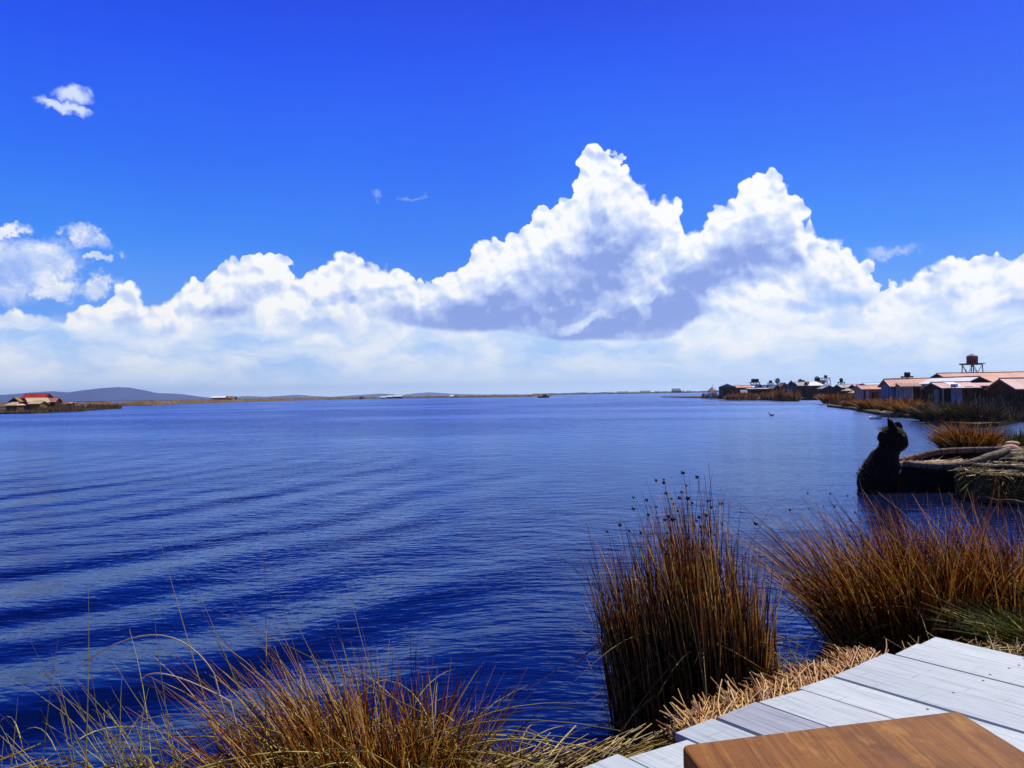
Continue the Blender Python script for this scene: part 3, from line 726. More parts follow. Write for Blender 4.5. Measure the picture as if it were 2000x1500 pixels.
for uu in (0.25, 1.6, 3.2):
    j = MB().box((0, 0, 0), (0.09, 4.0, 0.12)).build('joist', M['dark_wood'], dk, deck(UE + uu, 2.75, DZ - 0.034 - 0.062 - 0.004) - dk.location); j.rotation_euler.z = ang
tag(MB().tube([deck(0.05, 3.735, DZ + .006), deck(0.35, 3.728, DZ + .008), deck(0.9, 3.722, DZ + .007), deck(1.3, 3.745, DZ + .006)], [0.004, 0.0055, 0.005, 0.003], 6).build('straw_stalk', M['dry_stem'], smooth=True),
    'single yellow straw lying along a gap between the white planks beside the table', 'straw stalk')

# ================================================================== brown wooden table
def table_mat():
    m, b = material('table_wood'); co = obj_co(b)
    g = b.noise(b.v('MULTIPLY', co, (22, 1.0, 3)), 1.7, 5, 0.62, 0.5)
    g2 = b.noise(b.v('MULTIPLY', co, (90, 2.0, 3)), 1.5, 3, 0.6)
    bl = b.noise(b.v('MULTIPLY', co, (1.6, 1.0, 1)), 3.2, 4, 0.6)
    wear = b.noise(b.v('MULTIPLY', co, (3.0, 1.2, 1)), 5.0, 5, 0.7)
    col = b.ramp(g, [(0.25, BR(112, 62, 18)), (0.5, BR(144, 88, 30)), (0.75, BR(172, 112, 42))])
    col = b.mix(b.rng(g2, 0.5, 0.72, 0, 0.4), col, BR(196, 138, 56))
    x, y, z = b.sep(co)
    red = b.m('ADD', bl, b.m('MULTIPLY', x, 0.38))
    col = b.mix(b.rng(red, 0.48, 0.74, 0, 0.85), col, BR(88, 38, 18))
    col = b.mix(b.rng(wear, 0.50, 0.70, 0, 0.55), col, BR(206, 150, 70))
    scr = b.noise(b.v('MULTIPLY', b.v('ADD', co, b.v('MULTIPLY', b.noise(co, 2.0, 2, 0.5, out='Color'), (0.05, 0.0, 0))), (150, 5, 3)), 1.0, 2, 0.5)
    col = b.mix(b.rng(scr, 0.68, 0.74, 0, 0.5), col, BR(222, 176, 112))
    spot = b.noise(co, 38.0, 3, 0.6); col = b.mix(b.rng(spot, 0.66, 0.74, 0, 0.6), col, BR(60, 30, 16))
    stain = b.noise(b.v('MULTIPLY', co, (1.0, 1.6, 1)), 6.0, 5, 0.7); col = b.mix(b.rng(stain, 0.50, 0.70, 0, 0.5), col, BR(104, 58, 26))
    col = b.v('SCALE', col); col.node.inputs['Scale'].default_value = 0.80
    finish(b, principled(b, col, 0.62, bumpn(b, b.m('ADD', g, b.m('MULTIPLY', g2, 0.4)), 0.003, 0.9), 0, 0.15)); return m
M['table'] = table_mat()
TC = Vector((0.62, 1.05, 0.66))
tb = empty('wooden_table', TC, 0, 'brown wooden table with a worn reddish top standing on the white deck', 'table')
outl = [(0.303, 1.490), (0.302, 1.508), (0.308, 1.518), (0.322, 1.5235), (0.60, 1.592), (0.872, 1.655), (0.886, 1.654), (0.889, 1.640), (0.905, 1.45), (0.955, 0.55), (0.43, 0.50)]
tt = MB().poly([(a - TC.x, b - TC.y) for a, b in outl][::-1], -0.042, 0.0).build('tabletop', M['table'], tb, (0, 0, 1.45 - TC.z), bevel=0.007)
for (x_, y_) in ((0.38, 1.42), (0.83, 1.52), (0.86, 0.66), (0.48, 0.62)):
    MB().box((0, 0, -0.374), (0.06, 0.06, 0.748)).build('leg', M['table'], tb, (x_ - TC.x, y_ - TC.y, 0.748), bevel=0.004)
MB().box((0, 0, 0), (0.44, 0.025, 0.07), R(13)).build('apron', M['table'], tb, (0.605 - TC.x, 1.47 - TC.y, 1.371 - TC.z))
MB().box((0, 0, 0), (0.36, 0.025, 0.07), R(5)).build('apron', M['table'], tb, (0.67 - TC.x, 0.64 - TC.y, 1.371 - TC.z))

# ================================================================== reed boat with an animal head
def reed_bundle_mat(name, c1, c2, axis_scale=(3, 60, 60), wrap=True):
    m, b = material(name); co = obj_co(b)
    g = b.noise(b.v('MULTIPLY', co, axis_scale), 1.2, 4, 0.65)
    bl = b.noise(co, 4.0, 3, 0.6)
    col = b.mix(b.rng(g, 0.35, 0.68), c1, c2)
    col = b.mix(b.rng(bl, 0.45, 0.75, 0, 0.5), col, (*[c * 0.6 for c in c1[:3]], 1))
    finish(b, principled(b, col, 0.85, bumpn(b, g, 0.02, 1.0), 0, 0.15)); return m
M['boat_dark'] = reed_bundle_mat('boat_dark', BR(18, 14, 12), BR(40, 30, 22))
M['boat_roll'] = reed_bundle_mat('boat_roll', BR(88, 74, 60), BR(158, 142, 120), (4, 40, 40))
M['ivory'] = rough_mat('ivory', BR(215, 210, 195), BR(240, 236, 225), 20, 0.6, 0.001)
BO = Vector((8.62, 17.45, 0.0))
bt = empty('reed_boat', BO, R(14), 'dark reed boat with an eared animal head on its bow, moored beside the straw bank', 'boat')
def rem(o, vox, rel=0.0):
    r_ = o.modifiers.new('join', 'REMESH'); r_.mode = 'VOXEL'; r_.voxel_size = vox; r_.use_smooth_shade = True
    s_ = o.modifiers.new('smooth', 'SMOOTH'); s_.iterations = 4; s_.factor = 0.5
# boat frame: local -x is the bow (left in the photo), +x the stern
hb = MB()
for sy, off in ((-1, 0.0), (1, 0.0)):
    pts = []; rad = []
    for i in range(19):
        t = i / 18; x_ = -0.95 + 2.9 * t
        y_ = sy * 0.50 * math.sin(math.pi * min(1, 0.12 + t * 0.95)) ** 0.6
        z_ = 0.02 + 0.22 * (1 - min(1, t * 3)) ** 2 + 0.18 * max(0, t - 0.75) * 4 * (t - 0.75) * 4
        pts.append((x_, y_, z_)); rad.append(0.36 * (0.75 + 0.3 * math.sin(math.pi * min(1, t * 1.2 + 0.1))) * (1 - 0.35 * max(0, t - 0.7) / 0.3))
    hb.tube(pts, rad, 14)
# chest and neck
SP = [(-1.12, 0.02, 0.34), (-1.09, 0.22, 0.38), (-1.00, 0.38, 0.385), (-0.90, 0.54, 0.36), (-0.83, 0.62, 0.29), (-0.76, 0.74, 0.24), (-0.69, 0.85, 0.23), (-1.08, 0.12, 0.44), (-0.8, 0.15, 0.46), (-0.55, 0.15, 0.42)]
for x_, z_, r_ in SP: hb.sphere((x_ + 0.03, 0, z_), (r_ * 0.9, r_ * 0.86, r_ * 0.92), 18, 12)
for sy in (-1, 1):
    pts = []
    for i in range(13):
        t = 0.02 + 0.98 * i / 12; x_ = -0.80 + 3.1 * t
        pts.append((x_, sy * 0.78 * math.sin(math.pi * min(0.99, 0.10 + t * 0.89)) ** (0.6 if t < 0.44 else 1.1), 0.56 - 0.12 * math.sin(math.pi * min(1, t * 1.6)) + 0.16 * t - 0.15))
    hb.tube(pts, 0.12, 12)
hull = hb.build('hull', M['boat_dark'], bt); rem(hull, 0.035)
# gunwale rolls: bright bundles along both rims
for sy in (-1, 1):
    pts = []
    for i in range(11):
        t = 0.02 + 0.98 * i / 10; x_ = -0.80 + 3.1 * t
        pts.append((x_, sy * 0.80 * math.sin(math.pi * min(0.99, 0.10 + t * 0.89)) ** (0.6 if t < 0.44 else 1.1), 0.56 - 0.12 * math.sin(math.pi * min(1, t * 1.6)) + 0.16 * t))
    fine_ = []
    for i in range(len(pts) - 1):
        for k in range(4):
            t = k / 4; fine_.append(tuple(pts[i][q] * (1 - t) + pts[i + 1][q] * t for q in range(3)))
    fine_.append(pts[-1])
    mb = MB().tube(fine_, [0.062 + 0.02 * math.sin(math.pi * i / len(fine_)) for i in range(len(fine_))], 12)
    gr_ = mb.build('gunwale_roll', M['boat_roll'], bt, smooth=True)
    for i in range(1, len(fine_) - 1, 4):
        a_, b_ = Vector(fine_[i]), Vector(fine_[i + 1]); d_ = (b_ - a_).normalized() * 0.014
        rr = 0.065 + 0.02 * math.sin(math.pi * i / len(fine_)); MB().tube([a_, a_ + d_], rr, 12).build('binding', M['boat_dark'], gr_)
# straw floor inside
fl = MB()
ns = 16; ring = []
for i in range(ns + 1):
    t = i / ns; x_ = -0.80 + 2.5 * t; hw = 0.58 * math.sin(math.pi * min(1, 0.15 + t * 0.9)) ** 0.6; ring.append((x_, -hw)); 
for i in range(ns + 1):
    t = 1 - i / ns; x_ = -0.80 + 2.5 * t; hw = 0.58 * math.sin(math.pi * min(1, 0.15 + t * 0.9)) ** 0.6; ring.append((x_, hw))
fl.poly(ring, 0.25, 0.43); fl.build('straw_floor', M['mat'], bt)
rs = np.random.RandomState(4); n = 900
rt = np.stack([rs.uniform(-0.5, 1.5, n), rs.uniform(-0.5, 0.5, n), np.full(n, 0.445) + rs.uniform(0, 0.05, n)], 1)
aa = rs.normal(0, 0.5, n); ob, _ = blades('straw_litter', M['straw'], rt, np.stack([np.cos(aa), np.sin(aa), rs.normal(0.03, 0.1, n)], 1), rs.normal(0, 0.05, (n, 3)), rs.uniform(0.1, 0.4, n), np.full(n, 0.006), 3, 3, 0.4, parent=bt, rs=rs)
ob['kind'] = 'stuff'
M['bristle'] = stem_mat('bristle', [(0, BR(20, 14, 10)), (0.7, BR(50, 36, 26)), (0.9, BR(150, 130, 110)), (1, BR(190, 170, 150))], 0.2)
# head: rounded skull, blunt muzzle raised to the left, ears, eye, fang, tufts
M['eye_grey'] = rough_mat('eye_grey', BR(84, 84, 84), BR(120, 120, 118), 20, 0.6, 0.001)
hd = empty('head', (-0.62, 0, 1.03)); hd.parent = bt; hd.scale = (1.02, 1.02, 1.02)
hm = MB()
hm.sphere((0.02, 0, 0.0), (0.27, 0.26, 0.265), 20, 14)
hm.sphere((0.10, 0, -0.06), (0.20, 0.24, 0.22), 16, 12)
hm.sphere((-0.21, 0, 0.03), (0.14, 0.14, 0.125), 14, 10)
hm.sphere((-0.245, 0, 0.11), (0.075, 0.10, 0.065), 12, 8)
hm.sphere((-0.22, 0, -0.12), (0.115, 0.12, 0.07), 12, 8)
hm.sphere((-0.06, 0, 0.17), (0.15, 0.18, 0.09), 12, 8)
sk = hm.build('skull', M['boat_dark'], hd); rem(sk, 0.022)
em = MB(); em.tube([(-0.07, -0.10, 0.15), (-0.11, -0.115, 0.27), (-0.16, -0.12, 0.37), (-0.205, -0.12, 0.435)], [0.10, 0.085, 0.052, 0.014], 10); em.build('ear', M['boat_dark'], hd, smooth=True)
em = MB(); em.sphere((0.165, 0.05, 0.235), (0.115, 0.05, 0.125), 14, 10); em.build('ear', M['boat_dark'], hd, smooth=True)
MB().sphere((0.06, -0.235, 0.075), (0.035, 0.02, 0.026), 10, 8).build('eye', M['eye_grey'], hd, smooth=True)
MB().sphere((0.06, 0.235, 0.075), (0.035, 0.02, 0.026), 10, 8).build('eye', M['ivory'], hd, smooth=True)
MB().tube([(-0.255, -0.06, -0.03), (-0.262, -0.065, -0.085)], [0.028, 0.010], 8).build('fang', M['ivory'], hd, smooth=True)
MB().tube([(-0.255, 0.06, -0.03), (-0.262, 0.065, -0.085)], [0.028, 0.010], 8).build('fang', M['ivory'], hd, smooth=True)
n = 260; th = rs.uniform(0, 2 * np.pi, n)
rt = np.stack([rs.uniform(-0.26, 0.06, n), rs.uniform(-0.14, 0.14, n), 0.20 + rs.uniform(-0.02, 0.03, n)], 1)
ob, _ = blades('forehead_tuft', M['straw_old'], rt, np.stack([rs.normal(-0.4, 0.6, n), rs.normal(0, 0.6, n), rs.uniform(0.1, 1, n)], 1), rs.normal(0, 0.2, (n, 3)), rs.uniform(0.03, 0.085, n), np.full(n, 0.004), 3, 3, 0.5, parent=hd, rs=rs)
# bristling cut reeds down the front of the neck, and a pale wrap under the chin at the back
n = 420; t = rs.uniform(0, 1, n); an = rs.normal(0, 0.35, n)
xs = np.interp(t, [0, .2, .45, .7, 1], [-1.08, -1.03, -0.91, -0.76, -0.64]); zs = np.interp(t, [0, .2, .45, .7, 1], [0.1, 0.27, 0.46, 0.68, 0.88]); rr = np.interp(t, [0, .2, .45, .7, 1], [0.37, 0.39, 0.37, 0.29, 0.235])
rt = np.stack([xs - np.cos(an) * rr * 0.93, np.sin(an) * rr * 0.93, zs + np.cos(an) * rr * 0.25], 1)
ob, _ = blades('neck_bristles', M['bristle'], rt, np.stack([-np.cos(an) * 0.8, np.sin(an) * 0.8, rs.uniform(0.2, 1.0, n)], 1), rs.normal(0, 0.1, (n, 3)), rs.uniform(0.03, 0.06, n), np.full(n, 0.006), 2, 3, 0.6, parent=bt, rs=rs)
ob['kind'] = 'stuff'
MB().slab((-0.60, -0.25, 0.80), (-0.40, -0.20, 0.92), (-0.42, 0.10, 0.93), (-0.62, 0.1, 0.80), 0.02).build('neck_wrap', M['boat_roll'], bt)

# ================================================================== straw bank with logs behind the boat
M['bank_soil'] = rough_mat('bank_soil', BR(52, 38, 22), BR(98, 76, 44), 3, 0.95, 0.05, 14)
dockp = [(8.55, 14.9), (8.7, 16.2), (9.75, 17.2), (10.4, 19.2), (11.2, 21.5), (13.2, 24.5), (17, 26), (22, 25), (22, 12.6), (13, 13.4), (10.4, 14.2)]
tag(MB().poly(dockp, -0.4, 0.50).build('straw_bank', M['bank_soil']), kind='structure')
def inpoly(x, y, pl):
    c = False; j = len(pl) - 1
    for i in range(len(pl)):
        if (pl[i][1] > y) != (pl[j][1] > y) and x < (pl[j][0] - pl[i][0]) * (y - pl[i][1]) / (pl[j][1] - pl[i][1]) + pl[i][0]: c = not c
        j = i
    return c
def in_bank(r_):
    while True:
        x, y = r_.uniform(8.5, 16), r_.uniform(13.5, 24.5)
        if inpoly(x, y, dockp): return np.array([x, y, 0.49])
straw_field('straw', 6500, in_bank, M['straw_old'], 15, 40, 0.08, 0.34, 0.007, 0.07, 31, 0.08, 'dry yellow straw covering the low bank at the right')
rs = np.random.RandomState(9); n = 1700
t = rs.uniform(0, 1, n); ex = np.interp(t, [0, .12, .4, 1], [8.6, 8.6, 10.3, 18.0]); ey = np.interp(t, [0, .12, .4, 1], [16.0, 14.9, 14.2, 13.0])
rt = np.stack([ex, ey - 0.02, rs.uniform(0.05, 0.55, n)], 1)
ob, _ = blades('straw', M['straw_old'], rt, np.stack([rs.normal(0.5, 0.7, n), rs.uniform(-0.5, 0.1, n), rs.normal(-0.1, 0.4, n)], 1), rs.normal(0, 0.15, (n, 3)), rs.uniform(0.08, 0.32, n), np.full(n, 0.008), 3, 3, 0.4, rs=rs)
tag(ob, 'ragged cut reed ends hanging from the face of the low straw bank', 'straw', kind='stuff')
M['log'] = rough_mat('log', BR(46, 38, 34), BR(96, 84, 72), 6, 0.85, 0.02, 18, (1, 5, 5))
def log(a, b, r_, label):
    a, b = Vector(a), Vector(b); a.z += 0.05; b.z += 0.05; c = (a + b) / 2
    pts = [(a - c).lerp(b - c, i / 8) + Vector((0, 0, 0.02 * math.sin(i * 1.7))) for i in range(9)]
    o = MB().tube(pts, [r_ * (1 + 0.1 * math.sin(i * 2.3)) for i in range(9)], 10).build('log', M['log'], None, c, smooth=True); tag(o, label, 'log', 'logs lying on the straw bank')
log(Q(1881, 917, 16.0), Q(2040, 925, 15.0), 0.075, 'long dark log along the front edge of the straw bank')
log(Q(1925, 906, 17.3), Q(2000, 906, 17.0), 0.075, 'grey topped log in the middle of the straw bank, second row back')
log(Q(1942, 895, 19.2), Q(2060, 900, 18.6), 0.10, 'thick dark log at the back of the straw bank below the tan sacks')
log(Q(1900, 893, 19.5), Q(1945, 896, 19.3), 0.05, 'short thin log behind the boat stern')
log(P(1885, 968, 0.06), P(1965, 976, 0.06), 0.035, 'pale thin pole floating at the foot of the straw bank')
log(P(1910, 978, 0.05), P(2030, 992, 0.05), 0.035, 'second pale pole floating nearest the water')
M['sack'] = rough_mat('sack', BR(176, 132, 112), BR(220, 180, 160), 9, 0.8, 0.01, 30)
def sack(p, r_, label):
    mb = MB(); mb.sphere((0, 0, r_[2] * 0.9), r_, 18, 12); mb.sphere((r_[0] * 0.86, 0, r_[2] * 1.1), (r_[0] * 0.3, r_[1] * 0.3, r_[2] * 0.3), 10, 8)
    o = mb.build('sack', M['sack'], None, p); rem(o, 0.02); tag(o, label, 'sack', 'tan sacks on the straw bank')
sack(Q(1974, 893, 20.2), (0.24, 0.20, 0.17), 'rounded pinkish tan sack lying on the straw at the right edge, lower one')
sack(Q(1977, 872, 20.8), (0.18, 0.16, 0.075), 'flat pinkish tan sack lying just above the rounded one at the right edge')
MB_ = clump('reed_clump', 'round rusty bush of fine reeds on the bank behind the boat stern',
      (11.4, 20.5, 0.45), 0.50, 0.50, 1900, 0.45, 0.92, (-0.10, 0.0), 0.35, M['reed_gold'], 0.0085, 41, 0, 500, M['reed_gold'], messy=0.18, bendk=0.2, core=0.8)
clump('reed_clump', 'yellow green tuft of reeds beside the tan sacks at the right edge',
      (13.3, 21.8, 0.45), 0.60, 0.4, 1100, 0.25, 0.66, (-0.1, 0.0), 0.5, M['reed_green'], 0.0085, 42, 0, 400, M['straw'], messy=0.25, bendk=0.25, core=0.7)

# ================================================================== a paddling bird and a distant motor boat
M['feather'] = rough_mat('feather', BR(40, 36, 36), BR(64, 58, 56), 20, 0.7, 0.002)
bp = P(1507, 812.5, 0)
bd = MB(); bd.sphere((0, 0, 0.07), (0.16, 0.08, 0.07), 12, 8); bd.tube([(-0.14, 0, 0.10), (-0.19, 0, 0.20), (-0.21, 0, 0.27)], [0.045, 0.03, 0.028], 8); bd.sphere((-0.23, 0, 0.28), (0.05, 0.035, 0.035), 8, 6); bd.tube([(-0.27, 0, 0.28), (-0.34, 0, 0.27)], [0.014, 0.004], 6); bd.tube([(0.15, 0, 0.10), (0.30, 0, 0.15)], [0.06, 0.01], 6)
wb = bd.build('water_bird', M['feather'], None, bp); rem(wb, 0.02); tag(wb, 'small dark bird swimming on the lake in front of the village', 'bird')
M['boat_hull'] = rough_mat('boat_hull', BR(38, 36, 44), BR(60, 56, 64), 2, 0.5, 0.002)
M['white_paint'] = rough_mat('white_paint', (0.72, 0.74, 0.76), (0.84, 0.84, 0.84), 1.5, 0.6, 0.004)
bp = P(1062, 776.8, 0); mbt = empty('motor_boat', bp, R(8), 'tiny dark motor boat with a white wake off the tip of the long reed bank', 'boat')
hl = MB(); hl.poly([(-3.2, 0), (-2.2, -0.8), (0.2, -1.0), (2.8, -0.9), (2.8, 0.9), (0.2, 1.0), (-2.2, 0.8)], 0.0, 0.75); hl.build('hull', M['boat_hull'], mbt)
MB().box((0.5, 0, 1.25), (2.2, 1.4, 0.9)).build('cabin', M['boat_hull'], mbt, bevel=0.1)
M['foam'] = rough_mat('foam', (0.75, 0.8, 0.88), (0.85, 0.88, 0.92), 2, 0.7, 0.02)
fm = MB(); 
for i in range(26):
    t = i / 25; fm.sphere((2.5 + 9 * t, math.sin(i * 2.4) * (0.5 + 1.0 * t), 0.0), (0.55, 0.35, 0.16 * (1 - t * 0.6)), 7, 5)
tag(fm.build('wake_foam', M['foam'], None, bp, smooth=True), 'white foam trailing behind the tiny motor boat', 'foam', kind='stuff')

# ================================================================== houses and water towers
def wall_mat(name, c1, c2, vertical=True, scale=1.0):
    m, b = material(name); co = obj_co(b); x, y, z = b.sep(co)
    bands = b.noise(b.v('MULTIPLY', co, (9, 9, 0.5) if vertical else (0.5, 0.5, 9)), 1.3 * scale, 2, 0.6)
    st_ = b.noise(co, 0.9, 4, 0.6)
    col = b.mix(b.rng(bands, 0.38, 0.62), c1, c2); col = b.mix(b.rng(st_, 0.5, 0.72, 0, 0.4), col, (*[c * 0.6 for c in c1[:3]], 1))
    finish(b, principled(b, col, 0.85, bumpn(b, bands, 0.02), 0, 0.15)); return m
def roof_mat(name, c1, c2, c3=None, rough=0.55, spec=0.3):
    m, b = material(name); co = obj_co(b); x, y, z = b.sep(co)
    cor = b.m('SINE', b.m('MULTIPLY', x, 2 * math.pi / 0.24))
    sheets = b.noise(b.comb(b.m('FLOOR', b.m('MULTIPLY', x, 0.9)), b.m('FLOOR', b.m('MULTIPLY', y, 0.55)), 0), 3.7, 0, 0.5)
    rust = b.noise(co, 1.4, 5, 0.65)
    col = b.mix(b.rng(sheets, 0.35, 0.65), c1, c2)
    col = b.mix(b.rng(rust, 0.52, 0.75, 0, 0.55), col, c3 or (*[c * 0.6 for c in c1[:3]], 1))
    finish(b, principled(b, col, rough, bumpn(b, cor, 0.02), 0, spec)); return m
def thatch_mat(name, c1, c2):
    m, b = material(name); co = obj_co(b)
    g = b.noise(b.v('MULTIPLY', co, (14, 2, 2)), 1.2, 4, 0.65); l_ = b.noise(b.v('MULTIPLY', co, (0.6, 6, 6)), 1.0, 2, 0.6)
    finish(b, principled(b, b.mix(b.rng(b.m('ADD', g, b.m('MULTIPLY', l_, .5)), 0.55, 0.95), c1, c2), 0.95, bumpn(b, g, 0.03), 0, 0.1)); return m
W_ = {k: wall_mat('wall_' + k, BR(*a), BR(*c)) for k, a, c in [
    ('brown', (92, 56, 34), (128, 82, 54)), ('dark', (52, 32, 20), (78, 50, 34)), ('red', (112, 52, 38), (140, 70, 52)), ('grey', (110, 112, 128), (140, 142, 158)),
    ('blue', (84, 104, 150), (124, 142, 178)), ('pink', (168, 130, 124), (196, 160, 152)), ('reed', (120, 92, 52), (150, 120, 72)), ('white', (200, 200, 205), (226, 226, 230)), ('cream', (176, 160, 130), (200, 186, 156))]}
R_ = {k: roof_mat('roof_' + k, BR(*a), BR(*c)) for k, a, c in [
    ('orange', (198, 122, 92), (214, 140, 108)), ('salmon', (203, 119, 99), (221, 142, 119)), ('red', (169, 24, 24), (194, 33, 31)), ('white', (242, 242, 250), (250, 250, 250)),
    ('grey', (135, 135, 151), (169, 169, 180)), ('pink', (198, 146, 137), (219, 169, 160)), ('slate', (67, 70, 90), (94, 99, 119)), ('rust', (135, 81, 65), (167, 108, 85))]}
R_['cream'] = thatch_mat('roof_cream', BR(190, 170, 130), BR(226, 208, 168)); R_['thatch'] = thatch_mat('roof_thatch', BR(112, 84, 44), BR(168, 134, 82))
G_ = rough_mat('glass_dark', BR(30, 40, 66), BR(46, 60, 96), 1.0, 0.15, 0.001, spec=0.6)
G_blue = rough_mat('curtain_blue', BR(120, 150, 200), BR(190, 205, 226), 1.6, 0.7, 0.002, None, (4, 1, 1))

def house(name, label, x0, x1, yr, ye, D, kind='side', W=4.0, L=5.0, base=0.45, wall='brown', roof='orange', roof_b=None, rot=0.0, over=0.35, feats=(), group=None, cat='house', gable=None, t=0.07, hip=0.0):
    """kind 'side': the ridge runs across the view; 'gable': the gable faces the view"""
    xc = (x0 + x1) / 2; span = (x1 - x0) * D / FPX
    zr = Q(xc, yr, D).z; front = D - (W / 2 if kind == 'side' else L / 2)
    ze = Q(xc, ye, front).z
    if kind == 'side': L = span
    else: W = span; zr = Q(xc, yr, front).z
    c = Q(xc, yr, D)
    if kind == 'gable':
        F = Q(xc, yr, front); c = Vector((F.x - math.sin(R(rot)) * L / 2, F.y + math.cos(R(rot)) * L / 2, 0)); roof, roof_b = (roof_b or roof), roof
    root = empty(name, (c.x, c.y, base), R(rot) + (0 if kind == 'side' else R(90)), label, cat, group)
    hr, he = zr - base, ze - base
    l2, w2 = L / 2 - over * 0.7, W / 2 - over
    hw = he + (hr - he) * (over / (W / 2)) - t
    peak = hr - t - 0.02
    wm = MB(); 
    wm.add([(-l2, -w2, 0), (l2, -w2, 0), (l2, w2, 0), (-l2, w2, 0), (-l2, -w2, hw), (l2, -w2, hw), (l2, w2, hw), (-l2, w2, hw), (-l2, 0, peak), (l2, 0, peak)],
           [(0, 1, 5, 4), (2, 3, 7, 6), (1, 2, 6, 9, 5), (3, 0, 4, 8, 7), (0, 3, 2, 1), (4, 5, 9, 8), (6, 7, 8, 9)])
    wm.build('wall', W_[wall], root)
    if gable:
        for s_ in (-1, 1):
            MB().add([(s_ * (l2 + .03), -w2 * .98, hw), (s_ * (l2 + .03), w2 * .98, hw), (s_ * (l2 + .03), 0, peak), (s_ * l2, -w2 * .98, hw), (s_ * l2, w2 * .98, hw), (s_ * l2, 0, peak)],
                     [(0, 1, 2), (5, 4, 3), (0, 3, 4, 1), (1, 4, 5, 2), (2, 5, 3, 0)]).build('gable', W_[gable] if gable in W_ else R_[gable], root)
    hx = hip
    l3 = L / 2
    a = MB().slab((-l3, -W / 2, he), (l3, -W / 2, he), (l3 - hx, 0.0, hr), (-l3 + hx, 0.0, hr), t).build('roof', R_[roof], root)
    b_ = MB().slab((l3, W / 2, he), (-l3, W / 2, he), (-l3 + hx, 0.0, hr), (l3 - hx, 0.0, hr), t).build('roof', R_[roof_b or roof], root)
    rc = MB().tube([(-l3 + hx, 0, hr + 0.0), (l3 - hx, 0, hr + 0.0)], 0.07, 6).build('ridge_cap', R_[roof], root)
    if hx:
        MB().slab((-l3, W / 2, he), (-l3, -W / 2, he), (-l3 + hx, 0, hr), (-l3 + hx, 0.01, hr), t).build('roof', R_[roof], root)
        MB().slab((l3, -W / 2, he), (l3, W / 2, he), (l3 - hx, 0.01, hr), (l3 - hx, 0, hr), t).build('roof', R_[roof], root)
    for f in feats:      # (kind, face, u, z, w, h, material)
        k, face, u, z, w_, h_, mt = f
        if face == 'front': pos = (u * l2, -w2 - 0.03, z); rz = 0
        elif face == 'left': pos = (-l2 - 0.035, u * w2, z); rz = R(-90)
        elif face == 'right': pos = (l2 + 0.035, u * w2, z); rz = R(90)
        e = MB()
        if k == 'window':
            for dx_, dz_, sx, sz in ((-w_ / 2, 0, 0.08, h_), (w_ / 2, 0, 0.08, h_), (0, h_ / 2, w_ + 0.08, 0.08), (0, -h_ / 2, w_ + 0.08, 0.08), (0, 0, 0.05, h_)): e.box((dx_, -0.02, dz_), (sx, 0.07, sz))
            fr_ = e.build('window', M['white_paint'], root, pos); fr_.rotation_euler.z = rz
            MB().box((0, 0, 0), (w_, 0.03, h_)).build('pane', mt, fr_)
        elif k == 'door':
            fr_ = e.box((0, 0, 0), (w_, 0.06, h_)).build('door', mt, root, (pos[0], pos[1], h_ / 2 + 0.02)); fr_.rotation_euler.z = rz
            MB().sphere((w_ * 0.38, -0.05, 0), 0.04, 6, 5).build('handle', M['dark_wood'], fr_)
        else:
            fr_ = e.box((0, 0, 0), (w_, 0.05, h_)).build(k, mt, root, pos); fr_.rotation_euler.z = rz
    root['hz'] = 0; del root['hz']
    return root, hr, he, l2, w2

